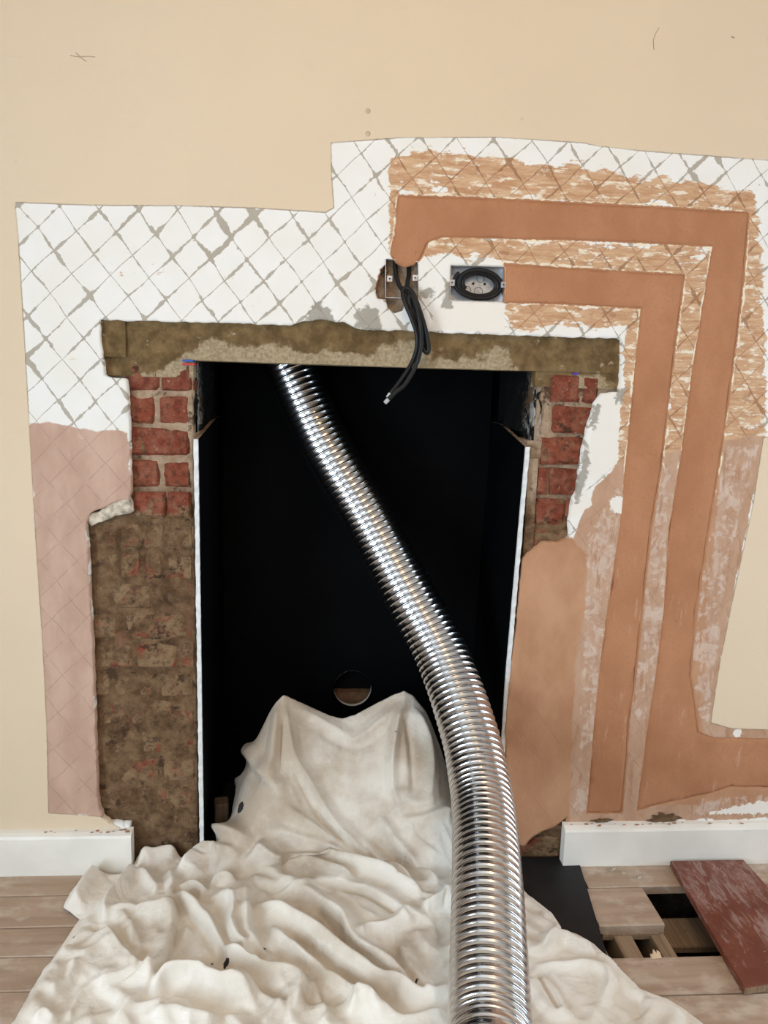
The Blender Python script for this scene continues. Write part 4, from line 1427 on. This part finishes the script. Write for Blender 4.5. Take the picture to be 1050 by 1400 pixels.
# lesser creases: short, following the nearest big folds
random.seed(21)
for _ in range(46):
    u0, v0 = random.uniform(90, 640), random.uniform(1150, 1400)
    if u0 < 120 and v0 < 1250: continue
    a0 = math.radians(random.gauss(35, 22) if u0 > 330 else random.gauss(62, 40) if u0 > 230 else random.gauss(-50, 30))
    L0 = random.uniform(25, 85)
    seq = [(u0, v0)]
    for q in range(3):
        a0 += random.uniform(-.35, .35)
        seq.append((seq[-1][0] + L0 / 3 * math.cos(a0), seq[-1][1] + L0 / 3 * math.sin(a0)))
    FOLDS.append((random.choice('rrv'), seq, random.uniform(.003, .007), random.uniform(.006, .012)))
for k_, f in enumerate(FOLDS):
    if f[0] == 'v' and f[2] > 0: FOLDS[k_] = ('v', f[1], -f[2], f[3])
P0 = np.stack([X, Y, Zb], -1)
gx, gy = np.gradient(Zb, GX, GY)
NRM = np.stack([-gx, -gy, np.ones_like(gx)], -1)
NRM /= np.linalg.norm(NRM, axis=-1, keepdims=True)
H = np.zeros(X.shape)
for kind, px, amp, wd in FOLDS:
    cp = np.array([cast(u, v) for u, v in px])
    cp = catmull(cp, 4) if len(cp) > 2 else cp
    ln = np.r_[0, np.cumsum(np.linalg.norm(np.diff(cp, axis=0), axis=1))]
    R_ = wd * 3.2
    i0, i1 = np.searchsorted(GX, [cp[:, 0].min() - R_, cp[:, 0].max() + R_]); j0, j1 = np.searchsorted(GY, [cp[:, 1].min() - R_, cp[:, 1].max() + R_])
    if i1 <= i0 or j1 <= j0: continue
    Q = P0[i0:i1, j0:j1]
    best = np.full(Q.shape[:2], 1e9); tt = np.zeros(Q.shape[:2]); sg = np.zeros(Q.shape[:2])
    for k in range(len(cp) - 1):
        e = cp[k + 1] - cp[k]; L2 = e @ e + 1e-12
        t = np.clip(((Q - cp[k]) @ e) / L2, 0, 1)
        dv = Q - cp[k] - t[..., None] * e
        d = np.sqrt((dv ** 2).sum(-1))
        m = d < best
        best = np.where(m, d, best); tt = np.where(m, (ln[k] + t * (ln[k + 1] - ln[k])) / ln[-1], tt)
        sg = np.where(m, np.sign(e[0] * dv[..., 1] - e[1] * dv[..., 0]), sg)
    taper = sstep(0, .18, tt) * sstep(1, .82, tt)
    wv = wd * (1 + .5 * fbm(Q[..., 0] * 14, Q[..., 1] * 14, 2))
    if kind == 's':
        sd = best * sg
        hh = amp * np.where(sd > 0, np.exp(-sd / wv), np.exp(-(sd / .0032) ** 2)) * sstep(0, .08, tt) * sstep(1, .92, tt)
        hh = np.where(best > R_, 0, hh)
    else:
        skew = 1 + .45 * rng.choice([-1, 1]) * np.tanh(best * sg / wd)
        q_ = best / wv * skew
        hh = 1.5 * amp * np.exp(-(np.sqrt(q_ * q_ * 2.4 + .13) - .36)) * taper * sstep(3.2, 2.0, best / wd)
    H[i0:i1, j0:j1] += hh
# crumples between the traced folds
flat = sstep(.20, .06, Zb)
wa = X * .80 + Y * .6
wb_ = -X * .6 + Y * .80
r1 = 1 - 2 * np.abs(fbm(wa * 4 + 2, wb_ * 13, 2))
r2 = 1 - 2 * np.abs(fbm(wb_ * 5 + 7, wa * 15 + 3, 2))
H += flat * (.006 * (r1 - .75) + .003 * (r2 - .75)) + .003 * (1 - flat) * (r1 - .8)

H = np.where(H > 0, .080 * np.tanh(H / .080), .04 * np.tanh(H / .04))
for _ in range(1):
    H[1:-1, 1:-1] = .5 * H[1:-1, 1:-1] + .125 * (H[:-2, 1:-1] + H[2:, 1:-1] + H[1:-1, :-2] + H[1:-1, 2:])
H = np.maximum(H, -Zb + .009 + .004 * (fbm(X * 9, Y * 9, 2) + .5))
P = P0 + NRM * H[..., None]
P[..., 2] = np.maximum(P[..., 2], .0075)

# let the sheet settle: a little slack, stiff in its plane, it buckles into real creases along the folds
S_ = P[::2, ::2].copy()
A0 = S_.copy()
ZF = np.full(S_.shape[:2], .0075)


def links(di, dj):
    a = (slice(0, S_.shape[0] - di), slice(0, S_.shape[1] - dj) if dj >= 0 else slice(-dj, None))
    b = (slice(di, None), slice(dj, None) if dj >= 0 else slice(0, S_.shape[1] + dj))
    return a, b


SLACK = 1 + .055 * sstep(.22, .06, A0[..., 2])
CON = []
for di, dj, k_, sl in ((1, 0, .5, 1), (0, 1, .5, 1), (1, 1, .35, 1), (1, -1, .35, 1), (3, 0, .16, .985), (0, 3, .16, .985), (6, 0, .05, .965), (0, 6, .05, .965)):
    a, b = links(di, dj)
    L0 = np.linalg.norm(A0[b] - A0[a], axis=-1) * (1 + (SLACK[a] - 1) * sl)
    CON.append((a, b, L0, k_))
for it in range(150):
    for a, b, L0, k_ in CON:
        d = S_[b] - S_[a]
        ln_ = np.sqrt((d * d).sum(-1)) + 1e-9
        c = d * (k_ * .5 * (1 - L0 / ln_))[..., None]
        S_[a] += c; S_[b] -= c
    S_[..., 2] -= .00010
    S_ += (A0 - S_) * .012
    S_[..., 2] = np.maximum(S_[..., 2], ZF)
D_ = S_ - A0
for _ in range(1):
    D_[1:-1, 1:-1] = .4 * D_[1:-1, 1:-1] + .15 * (D_[:-2, 1:-1] + D_[2:, 1:-1] + D_[1:-1, :-2] + D_[1:-1, 2:])
U = np.arange(X.shape[0]) / 2; Vv = np.arange(X.shape[1]) / 2
u0 = np.minimum(U.astype(int), D_.shape[0] - 2); v0 = np.minimum(Vv.astype(int), D_.shape[1] - 2)
fu = np.clip(U - u0, 0, 1)[:, None, None]; fv = np.clip(Vv - v0, 0, 1)[None, :, None]
P = P + ((D_[u0][:, v0] * (1 - fu) + D_[u0 + 1][:, v0] * fu) * (1 - fv) + (D_[u0][:, v0 + 1] * (1 - fu) + D_[u0 + 1][:, v0 + 1] * fu) * fv)
for _ in range(2):
    P[1:-1, 1:-1] = .5 * P[1:-1, 1:-1] + .125 * (P[:-2, 1:-1] + P[2:, 1:-1] + P[1:-1, :-2] + P[1:-1, 2:])
P[..., 2] = np.maximum(P[..., 2], .0075)
OUT = [FL(88, 1247), FL(96, 1228), FL(112, 1208), FL(128, 1192), (-.70, -.033), (-.625, -.033), (-.605, -.01), (-.60, .008), (-.452, .002), (-.43, .004), (-.385, .04), (-.372, .20), (-.365, .28), (-.30, .325), (.2, .325), (.305, .25), (.305, .02), (.34, -.04),
       FL(722, 1226), FL(738, 1238), FL(755, 1252), FL(768, 1265, .01), FL(768, 1273), FL(790, 1280), FL(812, 1293), FL(833, 1313), FL(850, 1332), FL(873, 1357), FL(892, 1363), FL(913, 1370), FL(936, 1384), FL(957, 1400), (.66, -.62), (.62, -.86), (-.86, -.86),
       (-.80, -.62), FL(20, 1400), FL(60, 1330), FL(88, 1292), FL(104, 1268), FL(110, 1260), FL(98, 1252)]
keepc = lambda A, B: sdf(A, B, OUT) + .008 * fbm(A * 9, B * 9, 2)
xc = (X[:-1, :-1] + X[1:, 1:]) / 2; yc = (Y[:-1, :-1] + Y[1:, 1:]) / 2
K = keepc(xc, yc) < 0
# snap the border onto the outline
use = np.zeros(X.shape, int); tot = np.zeros(X.shape, int)
for di in (0, 1):
    for dj in (0, 1):
        use[di:X.shape[0] - 1 + di, dj:X.shape[1] - 1 + dj] += K
        tot[di:X.shape[0] - 1 + di, dj:X.shape[1] - 1 + dj] += 1
bnd = (use > 0) & (use < tot)
bxx, byy = X[bnd], Y[bnd]
s_ = keepc(bxx, byy); e1 = 1e-4
gxx = (keepc(bxx + e1, byy) - s_) / e1; gyy = (keepc(bxx, byy + e1) - s_) / e1
st_ = np.clip(s_, -.0026, .0026)
P[bnd, 0] -= st_ * gxx; P[bnd, 1] -= st_ * gyy
# sheet edge settles on the floor
sd = keepc(X, Y)
open_edge = (Y < .0) | (X > .2)
drop = sstep(-.03, -.001, sd) * (Y < -.02)
P[..., 2] = P[..., 2] * (1 - drop) + np.maximum(.0065, P[..., 2] * .35) * drop
# the liner lies in the sheet and presses it down
for c_ in path[::6]:
    if c_[2] > .30 or c_[1] < -1.2: continue
    d2 = (P[..., 0] - c_[0]) ** 2 + (P[..., 1] - c_[1]) ** 2
    m = d2 < .084 ** 2
    lim = c_[2] - np.sqrt(np.maximum(.076 ** 2 - d2, 0))
    P[..., 2] = np.where(m, np.minimum(P[..., 2], np.maximum(lim, .003)), P[..., 2])
idx = np.arange(X.size).reshape(X.shape)
Fq = np.stack([idx[:-1, :-1][K], idx[1:, :-1][K], idx[1:, 1:][K], idx[:-1, 1:][K]], -1)
used = np.zeros(X.size, bool); used[Fq.ravel()] = True
new = np.cumsum(used) - 1
V = P.reshape(-1, 3)[used]; Fq = new[Fq]
SPOTS = [(cast(*p), r) for p, r in ((c3([(143, 498)])[0], .014), (c1([(927, 652)])[0], .007), (c1([(868, 628)])[0], .003), (c3([(770, 205)])[0], .004), (c3([(868, 750)])[0], .004), (c2([(810, 725)])[0], .003), (c1([(215, 630)])[0], .003), (c1([(303, 532)])[0], .003), (c2([(188, 595)])[0], .003))]
me = bpy.data.meshes.new('sheet')
me.vertices.add(len(V)); me.vertices.foreach_set('co', V.astype(np.float32).ravel())
me.loops.add(len(Fq) * 4); me.loops.foreach_set('vertex_index', Fq.astype(np.int32).ravel())
me.polygons.add(len(Fq)); me.polygons.foreach_set('loop_start', (np.arange(len(Fq)) * 4).astype(np.int32))
me.update(calc_edges=True); me.validate()
B0 = P0.reshape(-1, 3)[used]
at = me.attributes.new('spot', 'FLOAT', 'POINT')
sp = np.full(len(V), .1)
for c_, r in SPOTS: sp = np.minimum(sp, np.linalg.norm(B0 - c_, axis=1) - r)
# the burnt round hole at the left of the tent reads as a dark spot
at.data.foreach_set('value', sp.astype(np.float32))
at = me.attributes.new('stain', 'FLOAT', 'POINT')  # stains together with painted-in shade
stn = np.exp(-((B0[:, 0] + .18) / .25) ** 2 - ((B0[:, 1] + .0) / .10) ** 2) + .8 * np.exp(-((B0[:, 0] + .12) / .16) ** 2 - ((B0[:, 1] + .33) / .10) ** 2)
at.data.foreach_set('value', np.clip(stn + 1.1 * np.exp(-((B0[:, 0] + .27) / .11) ** 2 - ((B0[:, 1] - .10) / .09) ** 2) + .5 * sstep(.10, .22, B0[:, 2]), 0, 1.6).astype(np.float32))  # stains, plus extra brown up the tent and on its left as painted-in shade
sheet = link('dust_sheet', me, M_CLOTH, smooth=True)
tag(sheet, label='crumpled off-white cotton dust sheet draped in the fireplace and over the floor', cat='dust sheet')
mod = sheet.modifiers.new('cloth_thickness', 'SOLIDIFY')
mod.thickness = .0016
mod.offset = -1
